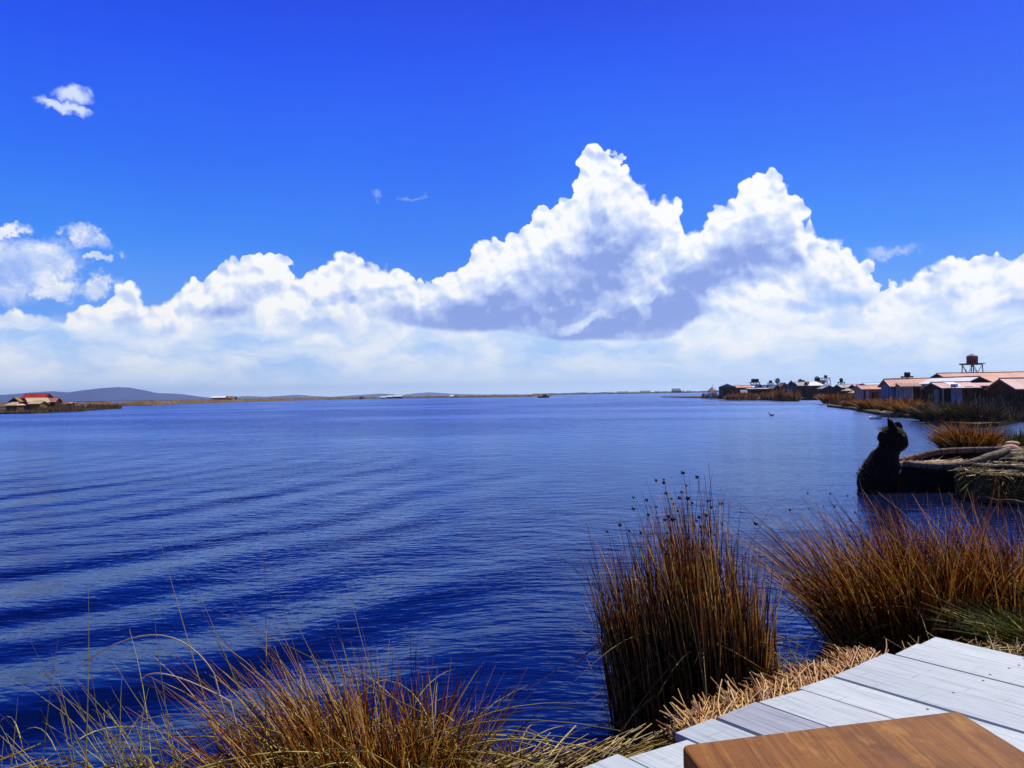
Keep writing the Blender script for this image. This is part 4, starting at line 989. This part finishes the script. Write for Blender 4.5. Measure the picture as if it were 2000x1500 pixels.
M['tank_dark'] = rough_mat('tank_dark', BR(26, 26, 38), BR(44, 44, 58), 3, 0.5, 0.003)
M['tank_brown'] = rough_mat('tank_brown', BR(110, 66, 62), BR(132, 84, 78), 3, 0.6, 0.003)
M['timber'] = rough_mat('timber', BR(66, 58, 62), BR(100, 90, 92), 4, 0.85, 0.01)
def tower(label, xc, y_top, y_plat, D, tw, tanks=((0, 'tank_dark'),), legm='timber', plat=1.6, base=0.45, dome=False, group='water towers', spread=1.12, lr=0.055):
    top = Q(xc, y_top, D); pz = Q(xc, y_plat, D).z - base
    root = empty('water_tower', (top.x, D, base), R(10), label, 'water tower', group)
    hp = plat / 2
    for sx in (-1, 1):
        for sy in (-1, 1):
            MB().tube([(sx * hp * 0.8 * spread, sy * hp * 0.8 * spread, 0), (sx * hp * 0.75, sy * hp * 0.75, pz)], lr, 6).build('leg', M[legm], root)
    br = MB()
    for sy in (-1, 1):
        z0 = max(0.2, pz - 2.2)
        br.tube([(-hp * .8, sy * hp * .8, z0), (hp * .75, sy * hp * .75, pz - .05)], 0.035, 5); br.tube([(hp * .8, sy * hp * .8, z0), (-hp * .75, sy * hp * .75, pz - .05)], 0.035, 5)
        br.tube([(sy * hp * .8, -hp * .8, z0), (sy * hp * .75, hp * .75, pz - .05)], 0.035, 5)
    br.build('brace', M[legm], root)
    pl = MB(); pl.box((0, 0, pz + 0.04), (plat, plat, 0.09)); pl.box((0, 0, pz - 0.05), (plat * 1.25, 0.08, 0.09)); pl.box((0, plat * 0.3, pz - 0.05), (plat * 1.25, 0.08, 0.09)); pl.build('platform', M[legm], root)
    th = top.z - base - pz - 0.09
    for dx_, mt in tanks:
        tk = MB(); rr = tw / 2
        body_h = th * (0.78 if dome else 0.9)
        tk.lathe((dx_, 0, pz + 0.087), [(rr * .98, 0), (rr, 0.03), (rr, body_h * 0.3), (rr * 1.03, body_h * 0.33), (rr, body_h * 0.36), (rr, body_h * 0.66), (rr * 1.03, body_h * 0.69), (rr, body_h * 0.72), (rr, body_h), (rr * 0.9, body_h + 0.02)], 18)
        tko = tk.build('tank', M[mt], root)
        lid = MB().lathe((dx_, 0, pz + 0.09 + body_h + 0.02), [(rr * 0.88, 0), (rr * 0.72, (th - body_h) * 0.45), (rr * 0.4, (th - body_h) * 0.62), (rr * 0.4, (th - body_h) * 0.95)], 16).build('lid', M['white_paint'] if dome else M[mt], tko)
    return root

# ---- right-hand island
isl2 = [P(1615, 795)[:2], P(1660, 800)[:2], P(1700, 808)[:2], P(1735, 814)[:2], P(1790, 818)[:2], P(1812, 826)[:2], P(1850, 832)[:2], P(1905, 836)[:2], P(1950, 834)[:2], P(1985, 826)[:2], P(2100, 812)[:2]]
isl2 = [tuple(q) for q in isl2] + [(130, 90), (120, 150), (60, 150), (46, 118)]
tag(MB().poly([q for q in isl2][::-1] if False else isl2, -0.4, 0.22).build('village_island', M['bank_soil']), kind='structure')
grp = 'houses of the right-hand village'
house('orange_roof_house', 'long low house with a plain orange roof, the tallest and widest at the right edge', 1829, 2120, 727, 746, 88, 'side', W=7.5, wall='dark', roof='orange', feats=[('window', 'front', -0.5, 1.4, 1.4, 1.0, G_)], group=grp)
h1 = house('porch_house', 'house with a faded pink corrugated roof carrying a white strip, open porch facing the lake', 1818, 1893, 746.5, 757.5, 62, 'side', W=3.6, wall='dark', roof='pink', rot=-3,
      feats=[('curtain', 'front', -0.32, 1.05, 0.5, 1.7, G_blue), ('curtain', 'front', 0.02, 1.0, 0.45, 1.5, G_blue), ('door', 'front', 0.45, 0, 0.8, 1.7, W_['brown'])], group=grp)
rt_, hr, he, l2, w2 = h1
MB().slab((-0.35, -1.83, he + .012), (0.30, -1.83, he + .012), (0.18, -0.05, hr + .012), (-0.55, -0.05, hr + .012), 0.03).build('roof_sheet', R_['white'], rt_)
for xx in (-l2 - 0.1, -l2 + 0.9):
    MB().box((xx, -1.68, he / 2), (0.09, 0.09, he - 0.06)).build('porch_post', W_['cream'], rt_)
MB().box((-l2 - 0.05, -0.6, he / 2 - .05), (0.10, 0.7, he - 0.1)).build('curtain', W_['grey'], rt_)
MB().box((-l2 + .3, -2.3, 0.05), (2.2, 1.4, 0.12)).build('porch_floor', W_['brown'], rt_)
house('white_gable_house', 'house with a bright white tin roof and a dark open gable, behind the pink porch', 1884, 1943, 735.2, 747.5, 72, 'gable', L=6.0, wall='dark', roof='white', roof_b='rust', over=0.12, rot=10, group=grp)
ln = Q(1930, 750, 66); root = empty('lean_to', (ln.x, 66, 0.45), 0, 'long flat lean-to with a thin lilac roof edge right of the porch house', 'shed', grp)
Lh = 75 * 66 / FPX
MB().slab((-Lh / 2, -1.1, ln.z - 0.45 - 0.13), (Lh / 2, -1.1, ln.z - 0.45 - 0.13), (Lh / 2, 1.3, ln.z - 0.45 + 0.12), (-Lh / 2, 1.3, ln.z - 0.45 + 0.12), 0.06).build('roof', R_['pink'], root)
MB().box((0, 0.3, (ln.z - 0.45 - 0.15) / 2), (Lh * 0.96, 1.6, ln.z - 0.45 - 0.16)).build('wall', W_['dark'], root)
MB().box((Lh * 0.36, -0.54, 1.25), (0.95, 0.05, 0.65)).build('window', W_['pink'], root)
house('corner_house', 'pink roofed house at the right edge with a pale window under its eave', 1951, 2060, 738.5, 759.5, 60, 'side', W=4.0, wall='brown', roof='pink', feats=[('window', 'front', -0.36, 1.25, 1.1, 0.75, G_blue)], group=grp)
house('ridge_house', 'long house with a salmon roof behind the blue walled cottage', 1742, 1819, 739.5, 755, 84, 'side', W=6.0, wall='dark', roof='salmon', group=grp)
hb_ = house('blue_cottage', 'cottage with a blue grey gable end and a big blue window under a salmon roof', 1726, 1776, 740.3, 754.5, 76, 'side', W=3.4, wall='grey', roof='salmon', rot=-6,
      feats=[('window', 'front', 0.22, 1.15, 1.35, 1.15, G_blue), ('door', 'left', -0.25, 0, 0.8, 1.7, W_['blue']), ('panel', 'left', 0.45, 1.1, 0.7, 1.1, W_['blue']), ('panel', 'front', -0.62, 1.0, 0.5, 1.6, W_['blue'])], group=grp)
rt_, hr, he, l2, w2 = hb_
MB().slab((-0.55, -2.5, he - 0.02), (1.35, -2.5, he - 0.02), (1.35, -1.2, he + 0.30), (-0.55, -1.2, he + 0.30), 0.05).build('porch_roof', R_['rust'], rt_)
MB().box((1.25, -2.35, he / 2), (0.08, 0.08, he - 0.1)).build('porch_post', W_['brown'], rt_); MB().box((0.3, -2.2, 0.06), (2.6, 1.3, 0.12)).build('porch_floor', W_['cream'], rt_)
house('salmon_cottage', 'small cottage with a bright salmon roof at the water end of the right-hand island', 1672, 1716, 752.2, 760, 95, 'side', W=3.0, wall='pink', roof='salmon',
      feats=[('door', 'front', -0.62, 0, 0.6, 1.4, W_['white']), ('door', 'front', -0.85, 0, 0.3, 1.4, W_['white']), ('panel', 'front', -0.1, 0.8, 0.6, 0.7, R_['orange']), ('panel', 'front', 0.3, 0.8, 0.7, 0.9, W_['reed'])], group=grp)
house('low_shed', 'low pale roofed shed between the salmon cottage and the blue walled cottage', 1684, 1725, 748.5, 752.5, 112, 'side', W=4.0, wall='dark', roof='white', roof_b='grey', group=grp)
tower('large water tower with a brown tank and white domed lid standing over the orange roof', 1898.5, 691.5, 711, 94, 1.18, ((0, 'tank_brown'),), plat=1.9, dome=True)
tower('water tower with two dark tanks side by side above the salmon ridge', 1771.8, 727, 736, 104, 0.36, ((-0.22, 'tank_dark'), (0.22, 'tank_dark')), plat=1.1)
# small things on the shore of that island
M['yellow_wood'] = rough_mat('yellow_wood', BR(190, 150, 60), BR(210, 176, 90), 6, 0.7, 0.004)
lp = Q(1818, 786, 59); ld = empty('ladder', lp, R(10), 'yellow wooden ladder leaning in the porch of the pink roofed house', 'ladder')
for s_ in (-0.13, 0.13): MB().tube([(s_ - .1, 0, 0), (s_ + .25, 0.3, 0.62)], 0.025, 6).build('rail', M['yellow_wood'], ld)
for k in range(4):
    t_ = 0.2 + k * 0.2; MB().tube([(-.23 + .35 * t_, 0.3 * t_, 0.62 * t_), (0.03 + .35 * t_, 0.3 * t_, 0.62 * t_)], 0.018, 6).build('rung', M['yellow_wood'], ld)
def shore_boat(name, label, a, b, wdt, hgt, mat, group=None):
    A, B_ = P(*a, 0.0), P(*b, 0.0); c = (A + B_) / 2; L_ = (B_ - A).length; ang_ = math.atan2(B_.y - A.y, B_.x - A.x)
    root = empty(name, c, ang_, label, 'boat', group)
    out = [(-L_ / 2, 0), (-L_ * .38, -wdt / 2), (L_ * .38, -wdt / 2), (L_ / 2, 0), (L_ * .38, wdt / 2), (-L_ * .38, wdt / 2)]
    hm = MB(); n_ = len(out)
    inn = [(x * .9, y * .7) for x, y in out]; low = [(x * .85, y * .6) for x, y in out]
    vs = [(x, y, -0.1) for x, y in low] + [(x, y, hgt + (0.12 if abs(x) > L_ * .45 else 0)) for x, y in out] + [(x, y, hgt + (0.12 if abs(x) > L_ * .45 else 0)) for x, y in inn] + [(x * .85, y * .6, 0.05) for x, y in inn]
    fs = []
    for k in range(3):
        for i in range(n_): fs.append((k * n_ + i, k * n_ + (i + 1) % n_, (k + 1) * n_ + (i + 1) % n_, (k + 1) * n_ + i))
    fs.append(tuple(range(n_))[::-1]); fs.append(tuple(range(3 * n_, 4 * n_)))
    hm.add(vs, fs).build('hull', mat, root)
    MB().box((0, 0, hgt * .75), (0.2, wdt * .78, 0.04)).build('bench', M['timber'], root)
    return root
shore_boat('rowing_boat', 'small pale rowing boat lying at the reeds below the salmon cottage', (1702, 818), (1718, 818.7), 0.6, 0.12, M['white_paint'])
shore_boat('rowing_boat', 'low dark rowing boat with pale rims moored in front of the blue walled cottage', (1728, 812), (1757, 816), 1.1, 0.30, M['boat_roll'])

M['reed_olive'] = stem_mat('reed_olive', [(0, BR(26, 20, 6)), (0.45, BR(72, 56, 18)), (0.75, BR(124, 104, 42)), (1, BR(186, 166, 92))], 0.3)
# ---- reed clumps in front of the right-hand houses, each a bush one can tell apart
bush = [(1642, 792, 2.4, 1.9, 1.35, 'rusty bush of reeds at the outer tip of the right-hand island'), (1690, 800, 2.2, 1.3, 0.85, 'low brown reeds below the salmon cottage'), (1722, 806, 2.1, 1.3, 1.0, 'orange brown reeds left of the blue walled cottage porch'),
        (1768, 812, 1.5, 1.2, 1.25, 'upright golden reeds right of the moored dark rowing boat'), (1795, 816, 1.5, 1.2, 1.05, 'drooping tan reeds at the corner of the island below the porch house'),
        (1828, 824, 1.2, 0.9, 0.95, 'pale tangled reeds in front of the pink roofed porch'), (1858, 828, 1.3, 0.9, 1.05, 'olive reeds in the middle of the near shore'), (1890, 831, 1.3, 0.9, 1.15, 'tall olive yellow reeds under the lean-to'),
        (1925, 832, 1.3, 0.9, 0.95, 'short olive reeds at the inlet near the right edge')]
for i, (px, py, rx_, ry_, hh, lab) in enumerate(bush):
    p = P(px, py - 4, 0.1); D = p.y
    clump('reed_clump', lab, (p.x, p.y + ry_ * 0.9, 0.15), rx_ * 0.72, ry_, 1500, hh * 0.55, hh * 1.2, (0.0, 0.0), 0.5, M['reed_gold'] if i not in (5, 6, 7, 8) else M['reed_olive'], 0.00042 * D, 60 + i, 0, 250, M['reed_pale'], messy=0.16, bendk=0.2, core=0.85, group='reed clumps along the village shore')
def reedbed(name, pts, n, w_, h0, h1, mat, r0, label, seed, lump=0.0):
    rs = np.random.RandomState(seed); pts = [np.array(p[:2]) for p in pts]; seg = np.array([np.linalg.norm(pts[i + 1] - pts[i]) for i in range(len(pts) - 1)]); cs = np.r_[0, np.cumsum(seg)] / seg.sum()
    t = rs.uniform(0, 1, n); X = np.interp(t, cs, [p[0] for p in pts]); Y = np.interp(t, cs, [p[1] for p in pts])
    off = rs.uniform(0, 1, n) ** 0.8 * w_; rad_ = np.sqrt(X ** 2 + Y ** 2); X = X + X / rad_ * off; Y = Y + Y / rad_ * off
    hn = np.array([0.7 + 0.8 * mnoise.noise(Vector((x_ * 0.35, y_ * 0.35, seed))) + 0.7 * mnoise.noise(Vector((x_ * 0.08, y_ * 0.08, seed))) for x_, y_ in zip(X, Y)])
    if lump: hn = np.array([0.85 + lump * mnoise.noise(Vector((x_ * 0.07, y_ * 0.05, seed + 5.3))) + 0.8 * mnoise.noise(Vector((x_ * 0.4, y_ * 0.4, seed))) for x_, y_ in zip(X, Y)])
    H = rs.uniform(h0, h1, n) * np.clip(hn, 0.15, 1.9)
    d = np.stack([rs.normal(0, 0.2, n), rs.normal(0, 0.2, n), np.ones(n)], 1)
    o, _ = blades(name, mat, np.stack([X, Y, np.full(n, 0.2)], 1), d, rs.normal(0, 0.12, (n, 3)), H, np.full(n, r0), 3, 3, 0.8, rs=rs)
    tag(o, label, 'reeds', kind='stuff'); return o
reedbed('reed_bed', [P(1900, 822), P(1950, 820), P(1990, 815), P(2120, 806)], 5000, 9, 0.5, 1.5, M['bristle'], 0.03, 'dark mass of standing reeds in front of the right edge house', 3)
reedbed('reed_bed', [P(1618, 792), P(1700, 803), P(1800, 812), P(1900, 822)], 5000, 5, 0.3, 0.8, M['bristle'], 0.03, 'low dark reeds filling the shore between the bushes', 4)

reedbed('reed_bed', [P(1935, 835), P(1985, 828), P(2100, 814)], 3000, 5, 0.12, 0.45, M['reed_olive'], 0.02, 'short grass on the low spit beside the inlet at the right edge', 5)
# ---- middle village, farther out
isl3 = [P(1371, 778)[:2], P(1400, 779)[:2], P(1425, 780.5)[:2], P(1450, 781.5)[:2], P(1500, 782)[:2], P(1535, 783)[:2], P(1560, 783)[:2], P(1575, 779)[:2], P(1620, 778)[:2], P(1670, 776)[:2]]
isl3 = [tuple(q) for q in isl3] + [(120, 240), (120, 330), (60, 330)]
tag(MB().poly(isl3, -0.4, 0.25).build('village_island', M['bank_soil']), kind='structure')
g3 = 'houses of the middle village'
kd = Q(1392, 776, 212); kz = empty('lookout_hut', (kd.x, 212, 0.4), 0, 'small white lookout hut with a pointed roof at the left end of the middle village', 'hut', g3)
for sx in (-1, 1):
    for sy in (-1, 1): MB().box((sx * 0.85, sy * 0.85, 0.9), (0.14, 0.14, 1.8)).build('post', M['white_paint'], kz)
MB().box((0, 0, 1.86), (2.3, 2.3, 0.12)).build('platform', M['white_paint'], kz); MB().box((0.3, 0.2, 0.7), (1.1, 1.0, 1.3)).build('wall', W_['white'], kz)
MB().lathe((0, 0, 1.93), [(1.2, 0), (0.5, 0.6), (0.05, 0.95), (0.04, 1.5)], 8).build('roof', R_['pink'], kz)
house('barn', 'grey gabled barn with a dark opening between two pale columns', 1403, 1437, 749.5, 756, 200, 'gable', L=7, wall='red', roof='slate', gable='grey', over=0.2, rot=-14, feats=[('opening', 'left', 0.0, 1.0, 1.7, 1.7, M['tank_dark']), ('column', 'left', -0.62, 1.0, 0.28, 1.8, W_['grey']), ('column', 'left', 0.62, 1.0, 0.28, 1.8, W_['grey'])], group=g3)  # the opening is a dark panel; the shade inside is its colour
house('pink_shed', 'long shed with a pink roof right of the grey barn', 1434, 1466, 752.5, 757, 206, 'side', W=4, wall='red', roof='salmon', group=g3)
sg = Q(1453, 764.5, 192); sgr = empty('billboard', (sg.x, 192, 0.4), 0, 'blank white board on posts in front of the pink shed', 'board')
MB().box((0, 0, 0), (1.65, 0.06, 0.95)).build('panel', M['white_paint'], sgr, (0, 0, sg.z - 0.4)).rotation_euler.x = R(-42)
for sx in (-0.6, 0.6): MB().box((sx, 0.09, (sg.z - .4) / 2 - .1), (0.09, 0.09, sg.z - 0.5)).build('post', M['timber'], sgr)
house('dark_hall', 'wide low hall with a dark front and pale eave, below the twin tanks', 1456, 1500, 757.5, 759.5, 196, 'side', W=3, wall='dark', roof='grey', group=g3)
house('white_roof_hut', 'hut with a white roof directly under the twin tank tower', 1466, 1482, 751.5, 757, 208, 'side', W=3.5, wall='dark', roof='white', group=g3)
house('gable_hut', 'small dark gabled hut with a slate roof right of the twin tank tower', 1479, 1492, 751, 758, 203, 'gable', L=3.5, wall='dark', roof='slate', over=0.1, group=g3)
house('gable_hut', 'light grey roofed gable hut left of the blue chapel, first of two', 1492, 1508, 751.8, 758.5, 205, 'gable', L=4, wall='brown', roof='grey', over=0.1, rot=12, group=g3)
house('gable_hut', 'grey lilac roofed gable hut left of the blue chapel, second of two', 1509, 1527, 751.5, 759, 202, 'gable', L=4, wall='brown', roof='grey', over=0.1, rot=12, gable=None, feats=[('panel', 'left', 0.4, 0.9, 0.5, 1.1, W_['cream'])], group=g3)
house('brown_gable_hut', 'hut with a steep rust brown gable against the left wall of the blue chapel', 1526, 1541, 747.5, 754, 207, 'gable', L=4, wall='brown', roof='rust', over=0.1, group=g3)
ch = house('blue_chapel', 'blue fronted chapel with a steep pointed dark blue gable', 1535, 1555, 743.0, 753.5, 196, 'gable', L=5, wall='blue', roof='slate', gable='slate', over=0.12, rot=-20,
      feats=[('panel', 'left', 0.62, 1.0, 0.42, 1.7, W_['white']), ('window', 'left', -0.1, 1.1, 0.7, 1.1, G_), ('panel', 'left', -0.62, 1.0, 0.35, 1.7, W_['blue'])], group=g3)
house('grey_roof_hall', 'hall with a grey left roof joined to the bright white roofed hall', 1551, 1578, 745.8, 753.2, 192, 'side', W=5, wall='brown', roof='grey', group=g3)
house('white_roof_hall', 'large hall with a gleaming white roof, brightest in the middle village', 1571, 1604, 744.6, 753, 190, 'side', W=5, wall='brown', roof='white', roof_b='white', hip=1.4, group=g3)
house('brown_house', 'brown house with a sagging grey roof behind the dark reeds', 1606, 1634, 752.5, 759, 186, 'gable', L=5, wall='brown', roof='grey', over=0.2, group=g3)
house('grey_house', 'house with a grey roof and a small tank tower above it', 1634, 1664, 750.5, 757, 178, 'side', W=5, wall='dark', roof='grey', group=g3)
house('round_hut', 'low hut with a cream thatched roof, left one behind the rusty bush', 1646, 1663, 758.6, 763, 150, 'side', W=2.2, wall='brown', roof='cream', hip=0.5, group='cream thatched huts')
house('round_hut', 'low hut with a cream thatched roof, right one beside the salmon cottage', 1660, 1676, 763, 767.5, 130, 'side', W=1.8, wall='brown', roof='cream', hip=0.4, group='cream thatched huts')
house('red_end_house', 'house with a salmon roof behind the small salmon cottage', 1664, 1700, 750.5, 756, 165, 'side', W=4, wall='dark', roof='pink', group=g3)
tower('twin dark tank tower at the left of the middle village', 1474.5, 739.8, 746.8, 209, 0.98, ((-0.52, 'tank_dark'), (0.52, 'tank_dark')), plat=2.1, lr=0.09)
tower('short dark tank tower above the grey gable huts', 1505, 743, 748, 215, 0.85, plat=1.3, lr=0.09)
tower('tallest tank tower of the middle village on pale spread legs', 1612.5, 732.5, 738.5, 194, 0.78, ((0, 'tank_brown'),), legm='white_paint', plat=1.7, spread=1.5, lr=0.08)
tower('tank tower above the grey house nearest the right-hand island', 1643, 738.5, 746.5, 182, 0.72, plat=1.2, lr=0.08)
lt = Q(1599, 735, 198); ltr = empty('lookout_tower', (lt.x, 198, 0.4), 0, 'dark timber lookout tower with stepped platforms beside the white roofed hall', 'tower')
zt = lt.z - 0.4
MB().box((0, 0, zt * 0.38), (2.0, 1.6, zt * 0.76)).build('frame', M['timber'], ltr); MB().box((0.6, 0, zt * 0.74), (1.6, 1.6, 0.7)).build('platform', M['tank_dark'], ltr)
MB().box((-0.35, 0, zt * 0.84), (1.0, 1.0, 0.9)).build('cabin', M['tank_dark'], ltr); MB().lathe((-0.35, 0, zt * 0.84 + 0.45), [(0.75, 0), (0.05, 0.45)], 6).build('roof', R_['slate'], ltr); MB().box((-1.3, 0, zt * 0.66), (0.8, 1.0, 0.35)).build('platform', M['tank_dark'], ltr)
# two round-crowned trees and a round dish-like tree behind the roofs
M['leaf'] = stem_mat('leaf', [(0, BR(30, 40, 20)), (0.5, BR(52, 62, 34)), (1, BR(80, 88, 50))], 0.3)
def tree(label, px, y0, y1, D, r_, seed):
    b_ = Q(px, y0, D); root = empty('small_tree', (b_.x, D, 0.4), 0, label, 'tree', 'small trees behind the middle village'); zc = b_.z - 0.4
    tr_ = MB(); tr_.tube([(0, 0, 0), (0.05, 0, zc * 0.6), (0.1, 0, zc - r_ * .6)], [0.12, 0.09, 0.05], 7)
    for k in range(5): tr_.tube([(0.05, 0, zc * 0.6), (math.cos(k * 1.3) * r_ * .6, math.sin(k * 1.3) * r_ * .6, zc - r_ * .6)], [0.05, 0.02], 5)
    tr_.build('trunk', M['timber'], root)
    rs = np.random.RandomState(seed); n = 420; v = rs.normal(0, 1, (n, 3)); v /= np.linalg.norm(v, axis=1)[:, None]; rt = v * (rs.uniform(0.3, 1, n) ** .5)[:, None] * np.array([r_, r_, r_ * 1.15]); rt[:, 2] += zc - r_
    blades('crown', M['leaf'], rt, v + rs.normal(0, .5, (n, 3)), rs.normal(0, .2, (n, 3)), rs.uniform(0.12, 0.3, n), np.full(n, 0.06), 2, 3, 0.7, parent=root, rs=rs, flat=0.3)
tree('round crowned small tree on a thin trunk left of the blue chapel', 1518.5, 740, 750, 218, 0.55, 1)
tree('small ragged tree showing above the grey roofed hall', 1563, 741.5, 747, 205, 0.42, 2)
tree('smallest tree tip right of the ragged one above the white roofed hall', 1569, 743.5, 747, 207, 0.26, 3)
reedbed('reed_bed', [P(1395, 780), P(1422, 781.5), P(1448, 782)], 1500, 5, 0.5, 1.2, M['reed_tall'], 0.06, 'dark reeds below the grey barn', 11)
reedbed('reed_bed', [P(1371, 778.5), P(1392, 779.5)], 700, 4, 0.9, 1.7, M['reed_tall'], 0.06, 'dark round reeds at the left tip of the middle village', 12)
reedbed('reed_bed', [P(1421, 782), P(1450, 783), P(1478, 782.5)], 2600, 6, 0.9, 1.6, M['reed_gold'], 0.05, 'golden brown reeds in front of the white board', 13)
reedbed('reed_bed', [P(1486, 783), P(1509, 783)], 1000, 4, 0.9, 1.6, M['reed_gold'], 0.05, 'round golden reeds before the grey gable huts', 14)
reedbed('reed_bed', [P(1510, 783.5), P(1536, 784), P(1562, 784)], 2400, 8, 0.9, 1.9, M['root'] if False else M['reed_tall'], 0.06, 'dark reeds below the blue chapel', 15)
reedbed('reed_bed', [P(1565, 779), P(1600, 778.5), P(1625, 778)], 1500, 6, 0.9, 2.0, M['reed_tall'], 0.06, 'dark reeds below the white roofed hall', 16)
bb = P(1590, 782.5, 0); 
shore_boat('reed_raft', 'long low blue grey raft moored in front of the white roofed hall', (1560, 781.5), (1612, 781.5), 1.6, 0.45, M['boat_hull'])

M['reed_mix'] = stem_mat('reed_mix', [(0, BR(50, 40, 20)), (0.4, BR(104, 78, 34)), (0.7, BR(140, 112, 56)), (0.9, BR(180, 150, 90)), (1, BR(80, 50, 20))], 0.4)
# ---- far left islands
isl4 = [P(-60, 811)[:2], P(0, 808.5)[:2], P(60, 807.5)[:2], P(110, 805)[:2], P(160, 803)[:2], P(190, 800)[:2], P(238, 797.5)[:2], P(236, 797)[:2], P(150, 796)[:2], P(0, 799)[:2], P(-60, 800)[:2]]
isl4 = [tuple(q) for q in isl4]
tag(MB().poly(isl4, -0.4, 0.3).build('reed_island', M['bank_soil']), kind='structure')
g4 = 'houses on the left island'
house('red_roof_house', 'two storey house with a bright red roof and white gable panel on the left island', 50, 96, 769.2, 777.5, 186, 'side', W=5, wall='dark', roof='red', over=0.3, rot=4,
      feats=[('panel', 'front', 0.55, 1.9, 1.4, 1.6, W_['white']), ('door', 'front', 0.88, 0, 0.6, 2.6, W_['red'])], group=g4, base=0.35)
house('cream_gable_hut', 'brown hut with a cream roof slope, in front of the red roofed house', 36, 62, 777.3, 786, 166, 'gable', L=4.2, wall='red', roof='cream', over=0.15, rot=-42, group=g4, base=0.35)
house('low_cream_hut', 'low hut with a long pale cream roof right of the brown gable hut', 62, 88, 783.2, 788.5, 164, 'side', W=3, wall='reed', roof='cream', rot=-6, group=g4, base=0.35)
house('thatched_hut', 'hut with layered cream thatch at the left end of the red roofed house', 16, 42, 785, 791.5, 160, 'side', W=3, wall='brown', roof='cream', hip=0.7, group=g4, base=0.3)
house('thatched_hut', 'dark gabled thatched hut behind the layered cream thatch', 17, 37, 776.5, 784.5, 172, 'gable', L=4, wall='dark', roof='thatch', over=0.15, rot=20, group=g4, base=0.3)
house('pink_roof_hut', 'hut with a pink orange roof right of the red roofed house', 97, 116, 776.3, 785, 184, 'side', W=3.5, wall='dark', roof='salmon', group=g4, base=0.35)
house('tiny_hut', 'tiny hut with a pale roof farther right on the left island', 130, 144, 785.3, 787.8, 190, 'side', W=2, wall='red', roof='pink', group=g4, base=0.35)
reedbed('reed_bed', [P(-60, 811.5), P(0, 809), P(60, 808), P(110, 805.5), P(160, 803.5), P(190, 800.5), P(238, 798)], 9000, 12, 0.6, 1.7, M['reed_mix'], 0.05, 'brown reeds fringing the left island', 21, 2.2)
g5 = 'far houses on the long reed bank'
house('white_roof_farm', 'long farm building with a white roof on the far reed bank', 415, 444, 772.8, 776.8, 560, 'side', W=9, wall='dark', roof='white', group=g5, base=0.4)
house('dark_hut', 'dark hut joined to the right of the white roofed farm', 444, 461, 774.2, 778, 562, 'side', W=7, wall='dark', roof='rust', group=g5, base=0.4)
for i, (x0, x1, a, b_, rf, lab) in enumerate([(744, 755, 774, 776, 'white', 'leftmost of three white roofed huts on the far bank'), (756, 768, 772.5, 775, 'white', 'middle one of three white roofed huts on the far bank'), (769, 787, 770.3, 774.5, 'white', 'largest and rightmost of three white roofed huts on the far bank'),
        (702, 711, 774, 776, 'slate', 'lone dark hut left of the three white roofed huts'), (879, 886, 771.5, 774, 'white', 'single white hut far along the reed bank'), (318, 326, 783.8, 785.5, 'white', 'small white hut on the bank under the blue hill'), (330, 348, 783.3, 785, 'slate', 'small dark hut on the bank under the blue hill'), (1029, 1039, 770.3, 772, 'rust', 'brown hut near the tip of the long reed bank')]):
    house('far_hut', lab, x0, x1, a, b_, 640 if x0 > 500 else 430, 'side', W=5, wall='dark', roof=rf, group=g5, base=0.4, cat='hut')
for i, (x0, x1, a, b_, lab) in enumerate([(1115, 1122, 767, 769, 'leftmost dark hut on the horizon reeds'), (1128, 1146, 766.3, 768.5, 'wide dark hut second from left on the horizon reeds'), (1158, 1166, 766.6, 768.2, 'third dark hut from left on the horizon reeds'), (1188, 1197, 765.5, 767.5, 'dark hut left of the clustered horizon huts'),
        (1206, 1228, 764.5, 767, 'long dark hut in the horizon cluster'), (1232, 1248, 765, 767, 'low dark hut in the horizon cluster'), (1250, 1270, 763, 766.5, 'taller hut with a flat top on the horizon'), (1279, 1290, 763.5, 766, 'dark hut right of the taller horizon hut'),
        (1312, 1329, 759, 763.5, 'hut with a raised canopy, highest on the horizon'), (1330, 1337, 762.5, 765, 'small hut right of the raised canopy'), (1341, 1350, 762.5, 765, 'rightmost dark hut on the horizon before the village')]):
    house('far_hut', lab, x0, x1, a, b_, 1470, 'side', W=8, wall='dark', roof='slate', group='dark huts on the horizon', base=0.3, cat='hut')

# ================================================================== air
def haze():
    m = bpy.data.materials.new('air'); m.use_nodes = True; m.node_tree.nodes.clear(); b = NB(m.node_tree)
    p = b.new('ShaderNodeVolumePrincipled'); p.inputs['Color'].default_value = (0.52, 0.74, 1.0, 1); p.inputs['Density'].default_value = 0.00012; p.inputs['Anisotropy'].default_value = 0.55
    o = b.new('ShaderNodeOutputMaterial'); b.l.new(p.outputs[0], o.inputs['Volume'])
    ob = MB().box((0, 1600, 54), (25000, 14200, 116)).build('haze', m); tag(ob, 'pale blue air over the lake', 'haze', kind='stuff')
haze()
